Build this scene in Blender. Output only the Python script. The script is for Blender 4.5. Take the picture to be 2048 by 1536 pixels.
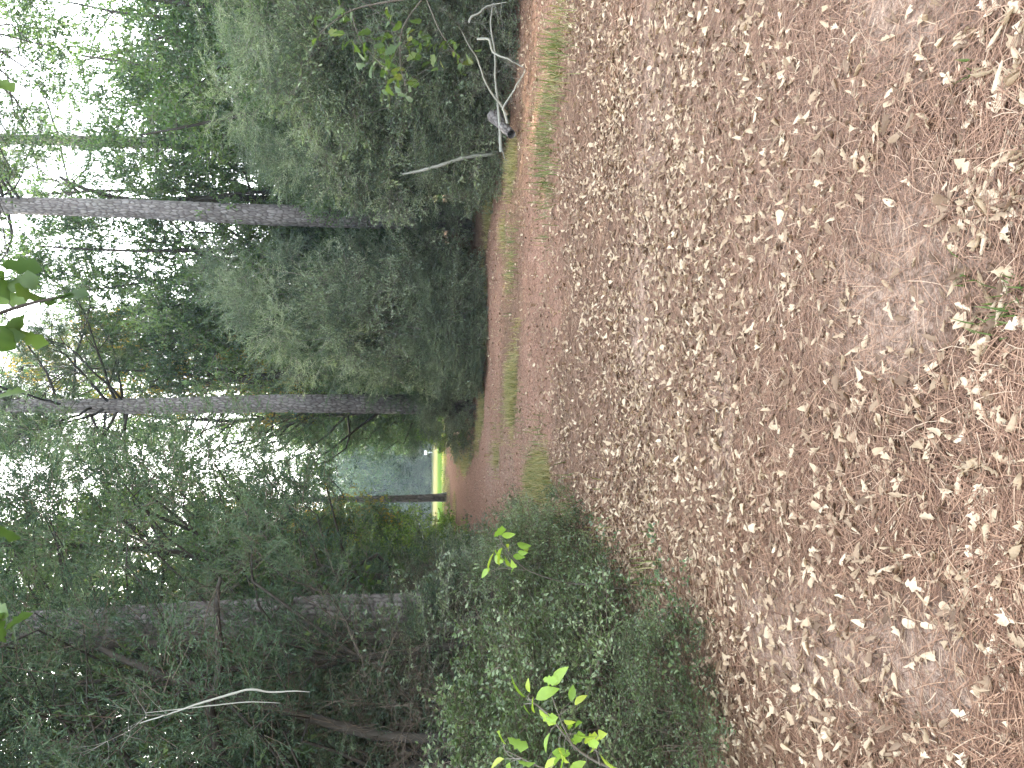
import bpy, math
import numpy as np
from mathutils import Matrix, Vector

for o in list(bpy.data.objects):
    bpy.data.objects.remove(o, do_unlink=True)
scene = bpy.context.scene
col = scene.collection
R = math.radians

# ------------------------------------------------------------------ camera
CAM_Z = 1.55
PITCH = math.atan((1024 - 838) / 1536.0)
cp, sp = math.cos(PITCH), math.sin(PITCH)
FWD = np.array([0, cp, -sp]); UP = np.array([0, sp, cp]); RT = np.array([1.0, 0, 0])
cam_d = bpy.data.cameras.new('camera'); cam = bpy.data.objects.new('camera', cam_d); col.objects.link(cam)
cam_d.sensor_width = 36; cam_d.lens = 27; cam_d.clip_start = 0.05; cam_d.clip_end = 2000
# the phone was held upright but the picture is stored lying on its side
M = Matrix.Identity(4)
for i in range(3):
    M[i][0] = -UP[i]; M[i][1] = RT[i]; M[i][2] = -FWD[i]
M[2][3] = CAM_Z
cam.matrix_world = M
scene.camera = cam

# ------------------------------------------------------------------ sky, sun, exposure
SUN_EL, SUN_AZ = 27.0, -32.0          # azimuth clockwise from +Y (ahead) towards +X (right)
w = bpy.data.worlds.new('World'); scene.world = w; w.use_nodes = True
nt = w.node_tree; nt.nodes.clear()
sky = nt.nodes.new('ShaderNodeTexSky'); sky.sky_type = 'NISHITA'; sky.sun_disc = False
sky.sun_elevation = R(SUN_EL); sky.sun_rotation = R(SUN_AZ)
sky.air_density = 1.0; sky.dust_density = 3.0; sky.ozone_density = 1.0
hs = nt.nodes.new('ShaderNodeHueSaturation'); hs.inputs['Saturation'].default_value = 0.32
bg = nt.nodes.new('ShaderNodeBackground'); bg.inputs['Strength'].default_value = 0.15
wo = nt.nodes.new('ShaderNodeOutputWorld')
nt.links.new(sky.outputs[0], hs.inputs['Color']); nt.links.new(hs.outputs[0], bg.inputs['Color'])
nt.links.new(bg.outputs[0], wo.inputs['Surface'])
sd = bpy.data.lights.new('sun', 'SUN'); sun = bpy.data.objects.new('sun', sd); col.objects.link(sun)
sd.energy = 2.0; sd.angle = R(0.5); sd.color = (1.0, 0.86, 0.66)
dirv = Vector((math.sin(R(SUN_AZ)) * math.cos(R(SUN_EL)), math.cos(R(SUN_AZ)) * math.cos(R(SUN_EL)), math.sin(R(SUN_EL))))
sun.rotation_euler = dirv.to_track_quat('Z', 'Y').to_euler()
vs = scene.view_settings
vs.view_transform = 'Standard'; vs.look = 'None'; vs.exposure = 3.9; vs.gamma = 1.0
try: vs.use_curve_mapping = False
except Exception: pass
try:
    scene.cycles.max_bounces = 6; scene.cycles.diffuse_bounces = 4; scene.cycles.transmission_bounces = 3
    scene.cycles.volume_bounces = 1; scene.cycles.sample_clamp_indirect = 6
except Exception: pass

# ------------------------------------------------------------------ helpers
rng = np.random.default_rng(11)

def at(u, v, d):
    """world point on the plane y = d seen at upright-picture pixel (u, v)"""
    r = FWD + (u - 768) / 1536.0 * RT - (v - 1024) / 1536.0 * UP
    r = r * (d / r[1]); return np.array([r[0], r[1], r[2] + CAM_Z])

def gp(u, v):
    r = FWD + (u - 768) / 1536.0 * RT - (v - 1024) / 1536.0 * UP
    t = CAM_Z / -r[2]; return np.array([r[0] * t, r[1] * t, 0.0])

def hsh(ix, iy, k=0):
    n = np.sin(ix * 127.1 + iy * 311.7 + k * 74.7) * 43758.5453
    return n - np.floor(n)

def vnoise(x, y, k=0):
    x = np.asarray(x, float); y = np.asarray(y, float)
    ix, iy = np.floor(x), np.floor(y); fx, fy = x - ix, y - iy
    fx = fx * fx * (3 - 2 * fx); fy = fy * fy * (3 - 2 * fy)
    a = hsh(ix, iy, k); b = hsh(ix + 1, iy, k); c = hsh(ix, iy + 1, k); d = hsh(ix + 1, iy + 1, k)
    return (a * (1 - fx) + b * fx) * (1 - fy) + (c * (1 - fx) + d * fx) * fy

def fbm(x, y, k=0, oct=4):
    s = 0; a = 0.5
    for i in range(oct):
        s = s + a * vnoise(x * 2 ** i, y * 2 ** i, k + i * 13); a *= 0.5
    return s

def sstep(a, b, x):
    t = np.clip((x - a) / (b - a), 0, 1); return t * t * (3 - 2 * t)

def pdist(x, y, pts):
    d = np.full(np.shape(x), 1e9)
    for (ax, ay), (bx, by) in zip(pts[:-1], pts[1:]):
        vx, vy = bx - ax, by - ay
        t = np.clip(((x - ax) * vx + (y - ay) * vy) / (vx * vx + vy * vy), 0, 1)
        d = np.minimum(d, np.hypot(x - ax - t * vx, y - ay - t * vy))
    return d

HEDGE_R = [(9.0, 2), (8.2, 9), (7.2, 13.4), (4.9, 16.4), (3.7, 18.2), (0.6, 18.4), (-0.8, 20.5), (-1.9, 26), (-2.0, 34), (-1.4, 47)]
HEDGE_L = [(-2.9, -2), (-2.5, 3.2), (-2.05, 5.0), (-1.95, 6.3), (-1.35, 7.9), (-1.45, 10.5), (-2.6, 12.2), (-4.4, 14.5), (-7.5, 26), (-12, 47)]
RUT1 = [(9, 6.5), (5.5, 8.2), (3, 9.6), (-0.4, 10.3), (-1.8, 12.2), (-3.0, 15.5), (-3.8, 25), (-3.6, 34), (-2.6, 46)]
RUT2 = [(7, 12.2), (4.4, 14.3), (2.6, 15.6), (0.2, 16.6), (-1.3, 19.0), (-2.3, 25), (-2.9, 34), (-2.4, 46)]

def hx(poly, y):
    return np.interp(y, [p[1] for p in poly], [p[0] for p in poly])

def height(x, y):
    x = np.asarray(x, float); y = np.asarray(y, float)
    h = 0.09 * (fbm(x * 0.35, y * 0.35, 3, 3) - 0.45) + 0.022 * (fbm(x * 2.3, y * 2.3, 5, 3) - 0.45)
    side = np.maximum(sstep(0.0, 2.5, x - hx(HEDGE_R, y)), sstep(0.0, 2.5, hx(HEDGE_L, y) - x))
    h = h + 0.16 * side * (y < 60)
    h = h - 0.05 * np.exp(-(pdist(x, y, RUT1) / 0.5) ** 2)
    return h

def gh(x, y): return float(height(np.array([x]), np.array([y]))[0])

def tag(o, label=None, cat=None, group=None, kind=None):
    if label: o['label'] = label
    if cat: o['category'] = cat
    if group: o['group'] = group
    if kind: o['kind'] = kind
    return o

def empty(name, loc, rz=0.0, scale=None):
    o = bpy.data.objects.new(name, None); o.empty_display_size = 0.2
    o.location = [float(a) for a in loc]; o.rotation_euler = (0, 0, float(rz))
    if scale is not None: o.scale = [float(a) for a in scale]
    col.objects.link(o); return o

def link(name, me, parent=None):
    o = bpy.data.objects.new(name, me); col.objects.link(o)
    if parent: o.parent = parent
    return o

class Geo:
    """collects triangles with a material slot and a per-vertex tint"""
    def __init__(s): s.V = []; s.F = []; s.S = []; s.T = []; s.n = 0
    def add(s, V, F, slot=0, tint=0.5):
        V = np.asarray(V, float).reshape(-1, 3); F = np.asarray(F, int).reshape(-1, 3)
        s.V.append(V); s.F.append(F + s.n)
        s.S.append(np.full(len(F), slot) if np.isscalar(slot) else np.asarray(slot))
        s.T.append(np.full(len(V), tint, float) if np.isscalar(tint) else np.asarray(tint, float))
        s.n += len(V)
    def arrays(s): return np.concatenate(s.V), np.concatenate(s.F), np.concatenate(s.S), np.concatenate(s.T)
    def mesh(s, name, mats, smooth=False):
        return mk(name, *s.arrays(), mats, smooth)

def mk(name, V, F, S, T, mats, smooth=False):
    me = bpy.data.meshes.new(name)
    me.vertices.add(len(V)); me.vertices.foreach_set('co', np.asarray(V, np.float32).ravel())
    me.loops.add(len(F) * 3); me.loops.foreach_set('vertex_index', np.asarray(F, np.int32).ravel())
    me.polygons.add(len(F)); me.polygons.foreach_set('loop_start', np.arange(0, len(F) * 3, 3, dtype=np.int32))
    me.polygons.foreach_set('loop_total', np.full(len(F), 3, np.int32))
    me.polygons.foreach_set('material_index', np.asarray(S, np.int32))
    if smooth is not False:
        sm = np.ones(len(F), bool) if smooth is True else np.isin(S, smooth)
        me.polygons.foreach_set('use_smooth', sm)
    a = me.attributes.new('tint', 'FLOAT', 'POINT'); a.data.foreach_set('value', np.asarray(T, np.float32))
    for m in mats: me.materials.append(m)
    me.update(); me.validate()
    return me

def nrm(a): return a / np.maximum(np.linalg.norm(a, axis=-1, keepdims=True), 1e-9)

def tube(G, P, rad, sides=5, slot=0, tint=0.5):
    P = np.asarray(P, float); n = len(P); rad = np.broadcast_to(rad, (n,))
    T = nrm(np.gradient(P, axis=0)); ref = np.array([0.31, 0.17, 0.93]) if abs(T[0, 2]) < 0.9 else np.array([1.0, 0.1, 0])
    A = nrm(np.cross(T, ref)); B = np.cross(T, A)
    th = np.arange(sides) * 2 * math.pi / sides
    V = P[:, None] + rad[:, None, None] * (np.cos(th)[None, :, None] * A[:, None] + np.sin(th)[None, :, None] * B[:, None])
    i = np.arange(n - 1)[:, None] * sides; j = np.arange(sides)[None]; k = (j + 1) % sides
    q = np.stack([i + j, i + k, i + sides + k, i + sides + j], -1).reshape(-1, 4)
    F = np.concatenate([q[:, [0, 1, 2]], q[:, [0, 2, 3]]])
    G.add(V.reshape(-1, 3), F, slot, tint)

def wander(p0, d0, L, n, wob=0.15, up=0.0, r=None):
    r = r or rng
    P = [np.array(p0, float)]; d = nrm(np.array(d0, float)); st = L / (n - 1)
    for _ in range(n - 1):
        d = nrm(d + r.normal(0, wob, 3) + np.array([0, 0, up])); P.append(P[-1] + d * st)
    return np.array(P)

# ------------------------------------------------------------------ materials
def newmat(name):
    m = bpy.data.materials.new(name); m.use_nodes = True; t = m.node_tree; t.nodes.clear(); return m, t

def N(t, k, **kw):
    n = t.nodes.new(k)
    for a, b in kw.items():
        if hasattr(n, a): setattr(n, a, b)
    return n

def ramp(t, stops):
    r = t.nodes.new('ShaderNodeValToRGB'); e = r.color_ramp.elements
    while len(e) > 1: e.remove(e[-1])
    e[0].position = stops[0][0]; e[0].color = (*stops[0][1], 1)
    for p, c in stops[1:]:
        k = e.new(p); k.color = (*c, 1)
    return r

def leafmat(name, stops, trans=0.35, rough=0.5, spec=0.3, tcol=(1.1, 1.25, 0.55), hue=0.03):
    m, t = newmat(name)
    a = N(t, 'ShaderNodeAttribute'); a.attribute_name = 'tint'
    oi = N(t, 'ShaderNodeObjectInfo')
    ma = N(t, 'ShaderNodeMath'); ma.operation = 'MULTIPLY_ADD'; ma.inputs[1].default_value = 0.24; ma.inputs[2].default_value = -0.12
    t.links.new(oi.outputs['Random'], ma.inputs[0])
    ad = N(t, 'ShaderNodeMath'); ad.operation = 'ADD'; t.links.new(a.outputs['Fac'], ad.inputs[0]); t.links.new(ma.outputs[0], ad.inputs[1])
    r = ramp(t, stops); t.links.new(ad.outputs[0], r.inputs[0])
    b = N(t, 'ShaderNodeBsdfPrincipled'); b.inputs['Roughness'].default_value = rough
    b.inputs['Specular IOR Level'].default_value = spec
    t.links.new(r.outputs[0], b.inputs['Base Color'])
    tr = N(t, 'ShaderNodeBsdfTranslucent')
    mx = N(t, 'ShaderNodeMix'); mx.data_type = 'RGBA'; mx.blend_type = 'MULTIPLY'; mx.inputs[0].default_value = 1.0
    t.links.new(r.outputs[0], mx.inputs[6]); mx.inputs[7].default_value = (*tcol, 1)
    t.links.new(mx.outputs[2], tr.inputs['Color'])
    ms = N(t, 'ShaderNodeMixShader'); ms.inputs[0].default_value = trans
    t.links.new(b.outputs[0], ms.inputs[1]); t.links.new(tr.outputs[0], ms.inputs[2])
    o = N(t, 'ShaderNodeOutputMaterial'); t.links.new(ms.outputs[0], o.inputs['Surface'])
    return m

def barkmat(name, c1, c2, c3, scale=9, stretch=0.25, bump=0.5, dist=0.02):
    m, t = newmat(name)
    tc = N(t, 'ShaderNodeTexCoord'); mp = N(t, 'ShaderNodeMapping'); mp.inputs['Scale'].default_value = (1, 1, stretch)
    t.links.new(tc.outputs['Object'], mp.inputs[0])
    n1 = N(t, 'ShaderNodeTexNoise'); n1.inputs['Scale'].default_value = scale; n1.inputs['Detail'].default_value = 8
    n1.inputs['Roughness'].default_value = 0.65; t.links.new(mp.outputs[0], n1.inputs['Vector'])
    n2 = N(t, 'ShaderNodeTexNoise'); n2.inputs['Scale'].default_value = 1.3; n2.inputs['Detail'].default_value = 4
    t.links.new(tc.outputs['Object'], n2.inputs['Vector'])
    a = N(t, 'ShaderNodeAttribute'); a.attribute_name = 'tint'
    ad = N(t, 'ShaderNodeMath'); ad.operation = 'MULTIPLY_ADD'; ad.inputs[1].default_value = 0.5
    t.links.new(n1.outputs[0], ad.inputs[0]); 
    md = N(t, 'ShaderNodeMath'); md.operation = 'MULTIPLY'; md.inputs[1].default_value = 0.5; t.links.new(a.outputs['Fac'], md.inputs[0])
    t.links.new(md.outputs[0], ad.inputs[2])
    r = ramp(t, [(0.22, c1), (0.5, c2), (0.78, c3)]); t.links.new(ad.outputs[0], r.inputs[0])
    mx = N(t, 'ShaderNodeMix'); mx.data_type = 'RGBA'; mx.blend_type = 'MULTIPLY'
    t.links.new(n2.outputs[0], mx.inputs[0]); t.links.new(r.outputs[0], mx.inputs[6]); mx.inputs[7].default_value = (0.72, 0.78, 0.7, 1)
    b = N(t, 'ShaderNodeBsdfPrincipled'); b.inputs['Roughness'].default_value = 0.9; b.inputs['Specular IOR Level'].default_value = 0.15
    t.links.new(mx.outputs[2], b.inputs['Base Color'])
    bp = N(t, 'ShaderNodeBump'); bp.inputs['Strength'].default_value = bump; bp.inputs['Distance'].default_value = dist
    t.links.new(n1.outputs[0], bp.inputs['Height']); t.links.new(bp.outputs[0], b.inputs['Normal'])
    o = N(t, 'ShaderNodeOutputMaterial'); t.links.new(b.outputs[0], o.inputs['Surface'])
    return m

M_PINEBARK = barkmat('pine_bark', (0.05, 0.04, 0.037), (0.16, 0.14, 0.138), (0.31, 0.285, 0.28), 14, 0.5, 0.5, 0.01)
M_BARK = barkmat('dark_bark', (0.018, 0.015, 0.013), (0.055, 0.047, 0.04), (0.11, 0.096, 0.084), 20, 0.2, 0.6, 0.01)
M_TWIG = barkmat('twig_bark', (0.10, 0.085, 0.07), (0.19, 0.165, 0.14), (0.30, 0.27, 0.235), 12, 0.6, 0.2, 0.004)
M_DEAD = barkmat('dead_wood', (0.2, 0.19, 0.165), (0.33, 0.32, 0.285), (0.48, 0.47, 0.42), 16, 0.3, 0.4, 0.005)
M_DEADBR = barkmat('brown_dead_twigs', (0.075, 0.057, 0.044), (0.15, 0.115, 0.09), (0.25, 0.2, 0.165), 12, 0.5, 0.2, 0.004)
L_YAU = leafmat('yaupon_leaf', [(0, (0.075, 0.11, 0.072)), (0.5, (0.14, 0.19, 0.115)), (1, (0.3, 0.35, 0.225))], 0.3, 0.42, 0.5)
L_BROAD = leafmat('broad_leaf', [(0, (0.045, 0.075, 0.042)), (0.55, (0.08, 0.135, 0.055)), (1, (0.17, 0.24, 0.09))], 0.38, 0.5, 0.35)
L_YELLOW = leafmat('sunlit_yellow_leaf', [(0, (0.08, 0.11, 0.03)), (0.5, (0.22, 0.2, 0.04)), (1, (0.45, 0.27, 0.05))], 0.45, 0.5, 0.3)  # yellow of sunlight on high leaves, put into the leaf colour
L_CEDAR = leafmat('cedar_foliage', [(0, (0.03, 0.055, 0.035)), (0.55, (0.072, 0.118, 0.07)), (1, (0.15, 0.2, 0.115))], 0.28, 0.6, 0.25)
L_PINE = leafmat('pine_needles', [(0, (0.025, 0.05, 0.022)), (0.6, (0.06, 0.1, 0.035)), (1, (0.15, 0.17, 0.05))], 0.25, 0.5, 0.4)
L_SMALL = leafmat('small_glossy_leaf', [(0, (0.05, 0.07, 0.03)), (0.5, (0.10, 0.155, 0.064)), (1, (0.23, 0.29, 0.15))], 0.28, 0.35, 0.6)
L_SASS = leafmat('lime_leaf', [(0, (0.2, 0.34, 0.07)), (0.5, (0.33, 0.48, 0.08)), (1, (0.5, 0.56, 0.1))], 0.42, 0.45, 0.4)
L_OAK = leafmat('oak_leaf', [(0, (0.05, 0.09, 0.03)), (0.55, (0.11, 0.17, 0.05)), (0.9, (0.24, 0.24, 0.07)), (1, (0.4, 0.18, 0.06))], 0.4, 0.5, 0.35)
L_LIGHT = leafmat('light_green_leaf', [(0, (0.06, 0.12, 0.03)), (0.5, (0.13, 0.22, 0.05)), (1, (0.26, 0.34, 0.08))], 0.4, 0.5, 0.35)
L_DRY = leafmat('dry_oak_leaf', [(0, (0.11, 0.068, 0.042)), (0.25, (0.21, 0.14, 0.09)), (0.55, (0.42, 0.315, 0.205)), (1, (0.61, 0.505, 0.36))], 0.12, 0.6, 0.25, (1.1, 0.95, 0.7))
L_STRAW = leafmat('pine_straw', [(0, (0.07, 0.038, 0.026)), (0.5, (0.23, 0.125, 0.078)), (0.8, (0.42, 0.26, 0.165)), (1, (0.52, 0.4, 0.28))], 0.05, 0.55, 0.3, (1, 0.9, 0.8))
L_GRASS = leafmat('grass_blade', [(0, (0.07, 0.12, 0.03)), (0.5, (0.17, 0.20, 0.075)), (1, (0.42, 0.35, 0.18))], 0.3, 0.5, 0.3)

def groundmat():
    m, t = newmat('leafy_ground'); L = t.links.new
    geo = N(t, 'ShaderNodeNewGeometry'); at_ = N(t, 'ShaderNodeVertexColor'); at_.layer_name = 'mask'
    sep = N(t, 'ShaderNodeSeparateColor'); L(at_.outputs[0], sep.inputs[0])
    def noise(s, d=6, r=0.6, sc=(1, 1, 1)):
        mp = N(t, 'ShaderNodeMapping'); mp.inputs['Scale'].default_value = sc; L(geo.outputs['Position'], mp.inputs[0])
        n = N(t, 'ShaderNodeTexNoise'); n.inputs['Scale'].default_value = s; n.inputs['Detail'].default_value = d
        n.inputs['Roughness'].default_value = r; L(mp.outputs[0], n.inputs['Vector']); return n
    fine = noise(90, 5, 0.7); mid = noise(9, 6, 0.65); fib = noise(60, 4, 0.7, (1, 0.22, 1))
    def mix(f, a, b, bl='MIX'):
        x = N(t, 'ShaderNodeMix'); x.data_type = 'RGBA'; x.blend_type = bl
        if hasattr(f, 'is_linked'): L(f, x.inputs[0])
        else: x.inputs[0].default_value = f
        L(a, x.inputs[6]); L(b, x.inputs[7]); return x.outputs[2]
    mid2 = noise(28, 5, 0.75, (1, 0.5, 1))
    litter = ramp(t, [(0.32, (0.065, 0.042, 0.03)), (0.5, (0.2, 0.128, 0.09)), (0.68, (0.36, 0.25, 0.18))]); L(fine.outputs[0], litter.inputs[0])
    straw = ramp(t, [(0.3, (0.16, 0.083, 0.055)), (0.5, (0.345, 0.21, 0.155)), (0.7, (0.5, 0.335, 0.25))]); L(fib.outputs[0], straw.inputs[0])
    sand = ramp(t, [(0.3, (0.16, 0.11, 0.085)), (0.5, (0.38, 0.275, 0.21)), (0.72, (0.55, 0.425, 0.34))]); L(fine.outputs[0], sand.inputs[0])
    grass = ramp(t, [(0.3, (0.08, 0.09, 0.04)), (0.5, (0.17, 0.165, 0.085)), (0.7, (0.29, 0.24, 0.15))]); L(fine.outputs[0], grass.inputs[0])
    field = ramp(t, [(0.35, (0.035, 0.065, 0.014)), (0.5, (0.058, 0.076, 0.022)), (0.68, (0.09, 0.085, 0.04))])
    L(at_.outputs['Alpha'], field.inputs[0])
    def thr(ch, k=0.9):
        a = N(t, 'ShaderNodeMath'); a.operation = 'MULTIPLY_ADD'; a.inputs[1].default_value = k; a.inputs[2].default_value = -k / 2
        L(mid.outputs[0], a.inputs[0]); b = N(t, 'ShaderNodeMath'); b.operation = 'ADD'; L(ch, b.inputs[0]); L(a.outputs[0], b.inputs[1])
        r = N(t, 'ShaderNodeMapRange'); r.interpolation_type = 'SMOOTHSTEP'; r.inputs[1].default_value = 0.3; r.inputs[2].default_value = 0.7
        L(b.outputs[0], r.inputs[0]); return r.outputs[0]
    c = mix(thr(sep.outputs[0]), litter.outputs[0], straw.outputs[0])
    c = mix(thr(sep.outputs[1]), c, sand.outputs[0])
    c = mix(thr(sep.outputs[2], 1.2), c, grass.outputs[0])
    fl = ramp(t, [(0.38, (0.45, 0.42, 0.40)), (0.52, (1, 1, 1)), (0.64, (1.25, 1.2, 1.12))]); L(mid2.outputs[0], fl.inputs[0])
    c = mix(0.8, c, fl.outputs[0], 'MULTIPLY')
    isf = N(t, 'ShaderNodeMath'); isf.operation = 'GREATER_THAN'; isf.inputs[1].default_value = 0.02; L(at_.outputs['Alpha'], isf.inputs[0])
    c = mix(isf.outputs[0], c, field.outputs[0])
    b = N(t, 'ShaderNodeBsdfPrincipled'); b.inputs['Roughness'].default_value = 0.95; b.inputs['Specular IOR Level'].default_value = 0.0
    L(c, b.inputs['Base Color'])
    bp = N(t, 'ShaderNodeBump'); bp.inputs['Strength'].default_value = 0.9; bp.inputs['Distance'].default_value = 0.012
    L(fine.outputs[0], bp.inputs['Height']); L(bp.outputs[0], b.inputs['Normal'])
    o = N(t, 'ShaderNodeOutputMaterial'); L(b.outputs[0], o.inputs['Surface'])
    return m
M_GROUND = groundmat()

# ------------------------------------------------------------------ ground, trail, field
SANDS = [(0.85, 3.2, 0.75, 0.7), (1.6, 3.6, 0.8, 0.5), (0.35, 2.5, 0.45, 0.55), (-1.05, 3.0, 0.35, 0.9), (1.35, 2.3, 0.5, 0.6), (0.5, 5.3, 1.0, 0.4), (1.9, 5.0, 0.9, 0.5), (-0.9, 2.1, 0.3, 0.4), (-0.1, 3.9, 0.6, 0.3)]
def masks(x, y):
    nz = fbm(x * 1.1, y * 1.1, 21, 4)
    straw = np.exp(-(pdist(x, y, RUT1) / 1.3) ** 2) * 0.95 + np.exp(-(pdist(x, y, RUT2) / 1.6) ** 2) * 0.9
    straw = np.clip(straw + 0.55 * (nz - 0.42) + 0.22 * sstep(6, 9, y), 0, 1)
    sand = np.zeros_like(x)
    for sx, sy, a, b in SANDS:
        sand = np.maximum(sand, np.exp(-((x - sx) / a) ** 2 - ((y - sy) / b) ** 2))
    sand = np.clip(sand * 1.05 + 0.5 * (fbm(x * 2.6, y * 2.6, 31, 3) - 0.47), 0, 1) * (1 - sstep(7, 9, y))
    dl = x - hx(HEDGE_L, y); dr = hx(HEDGE_R, y) - x
    g = np.exp(-np.abs(dr - 0.9) / 0.9) * sstep(5, 9, y) * 0.56
    med = sstep(.5, 1.5, pdist(x, y, RUT1)) * sstep(.5, 1.5, pdist(x, y, RUT2)) * sstep(9.5, 13, y)
    g = np.maximum(g, med * 0.38) 
    g = np.maximum(g, np.exp(-np.abs(dl - 0.2) / 0.6) * sstep(6, 11, y) * 0.55)
    g = np.maximum(g, sstep(34, 46, y) * 0.55 - 0.3 * straw)
    g = np.clip(g + 0.75 * (fbm(x * 1.1, y * 0.8, 41, 4) - 0.46), 0, 1)
    return straw, sand, g

xs = np.concatenate([-np.geomspace(300, 13, 26), np.arange(-12.6, 12.7, 0.14), np.geomspace(13, 300, 26)])
ys = np.concatenate([[-60, -30, -15, -8, -4, -2], np.arange(-1, 12, 0.12), np.arange(12, 50, 0.3), np.geomspace(50.3, 420, 60)])
GX, GY = np.meshgrid(xs, ys); gxf, gyf = GX.ravel(), GY.ravel(); gz = height(gxf, gyf)
nx_ = len(xs); I, J = np.meshgrid(np.arange(len(ys) - 1), np.arange(nx_ - 1), indexing='ij'); base = (I * nx_ + J).ravel()
quads = np.stack([base, base + 1, base + 1 + nx_, base + nx_], 1)
cx = gxf[quads].mean(1); cy = gyf[quads].mean(1)
isfield = (cy > 47 + 1.5 * np.sin(cx * 0.4)) & (cx > -40) & (cx < 25)
istrail = (~isfield) & (cx < hx(HEDGE_R, cy)) & (cx > hx(HEDGE_L, cy)) & (cy > -4) & (cy < 50)
ms_, msa, mg = masks(gxf, gyf)
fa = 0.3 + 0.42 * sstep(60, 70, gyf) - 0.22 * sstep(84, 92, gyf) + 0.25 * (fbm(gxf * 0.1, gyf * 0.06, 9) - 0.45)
def sheet(name, sel, field=False):
    q = quads[sel]; used, inv = np.unique(q, return_inverse=True); q = inv.reshape(q.shape)
    V = np.stack([gxf, gyf, gz], 1)[used]
    F = np.concatenate([q[:, [0, 1, 2]], q[:, [0, 2, 3]]])
    me = mk(name, V, F, np.zeros(len(F)), np.zeros(len(V)), [M_GROUND], True)
    c = me.color_attributes.new('mask', 'FLOAT_COLOR', 'POINT')
    A = np.stack([ms_[used], msa[used], mg[used], np.clip(fa[used], 0.05, 1) if field else np.zeros(len(used))], 1).astype(np.float32)
    c.data.foreach_set('color', A.ravel())
    o = link(name, me); tag(o, kind='structure'); return o
sheet('ground', ~isfield & ~istrail); sheet('trail', istrail); sheet('field', isfield, True)

# ------------------------------------------------------------------ leaf litter
def oak_leaf(rows, cols, L=0.085, W=0.03, curl=1.2, bend=0.5, twist=0.0, lob=1, r=None):
    """one dry lobed leaf: cross-shaped lobes, rolled about the midrib and bent along it"""
    r = r or rng
    if lob == 1: kx = [0, .12, .3, .42, .55, .68, .82, .93, 1.0]; kw = [.06, .18, .42, .2, .8, 1.15, .32, .66, .1]
    elif lob == 2: kx = [0, .15, .28, .38, .5, .6, .7, .8, .92, 1]; kw = [.07, .3, .75, .22, .95, .3, 1.1, .35, .55, .08]
    else: kx = [0, .2, .45, .7, .9, 1]; kw = [.08, .45, .7, .95, .6, .1]
    s = np.interp(np.linspace(0, 1, rows), np.linspace(0, 1, len(kx)), kx)
    wd = np.interp(s, kx, kw) * W * r.uniform(0.85, 1.15, rows)
    c = np.linspace(-1, 1, cols)
    a = bend * (s - 0.3)
    ds = np.diff(s, prepend=0); X = np.cumsum(np.cos(a) * ds) * L; Z = np.cumsum(np.sin(a) * ds) * L
    V = np.zeros((rows, cols, 3))
    for j, cc in enumerate(c):
        off = cc * wd; th = curl * cc * (0.6 + 0.4 * s) + twist * s
        rad = np.abs(off) / np.maximum(abs(curl * cc), 0.15) * 1.0
        V[:, j, 0] = X + abs(cc) * 0.006 * (wd / W)
        V[:, j, 1] = off * np.cos(curl * abs(cc) * 0.5)
        V[:, j, 2] = Z + np.abs(off) * np.sin(curl * abs(cc) * 0.5 + twist * s * cc) + r.normal(0, 0.0012, rows)
    V[:, :, 0] -= L / 2
    i = np.arange(rows - 1)[:, None] * cols; jj = np.arange(cols - 1)[None]
    q = np.stack([i + jj, i + jj + 1, i + cols + jj + 1, i + cols + jj], -1).reshape(-1, 4)
    F = np.concatenate([q[:, [0, 1, 2]], q[:, [0, 2, 3]]])
    V = V.reshape(-1, 3); V[:, 2] -= V[:, 2].min()
    return V, F

def euler_mats(rx, ry, rz):
    cx_, sx_, cy_, sy_, cz_, sz_ = np.cos(rx), np.sin(rx), np.cos(ry), np.sin(ry), np.cos(rz), np.sin(rz)
    Rm = np.empty((len(rx), 3, 3))
    Rm[:, 0, 0] = cz_ * cy_; Rm[:, 0, 1] = cz_ * sy_ * sx_ - sz_ * cx_; Rm[:, 0, 2] = cz_ * sy_ * cx_ + sz_ * sx_
    Rm[:, 1, 0] = sz_ * cy_; Rm[:, 1, 1] = sz_ * sy_ * sx_ + cz_ * cx_; Rm[:, 1, 2] = sz_ * sy_ * cx_ - cz_ * sx_
    Rm[:, 2, 0] = -sy_; Rm[:, 2, 1] = cy_ * sx_; Rm[:, 2, 2] = cy_ * cx_
    return Rm

def scatter(G, tmpls, pos, Rm, sc, tint, slotmap=None):
    """merge copies of templates (V,F,S,T) at pos with rotations Rm and scales"""
    n = len(pos); pick = rng.integers(0, len(tmpls), n)
    for k, tp in enumerate(tmpls):
        V, F = tp[0], tp[1]; S = tp[2] if len(tp) > 2 else np.zeros(len(F), int); T = tp[3] if len(tp) > 3 else np.zeros(len(V))
        idx = np.where(pick == k)[0]
        if not len(idx): continue
        W = np.einsum('nij,vj->nvi', Rm[idx], V) * np.reshape(sc[idx], (-1, 1, 1)) + pos[idx][:, None]
        FF = (F[None] + (np.arange(len(idx)) * len(V))[:, None, None]).reshape(-1, 3)
        TT = (T[None] + tint[idx][:, None]).reshape(-1)
        G.add(W.reshape(-1, 3), FF, np.tile(S, len(idx)), TT)

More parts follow.
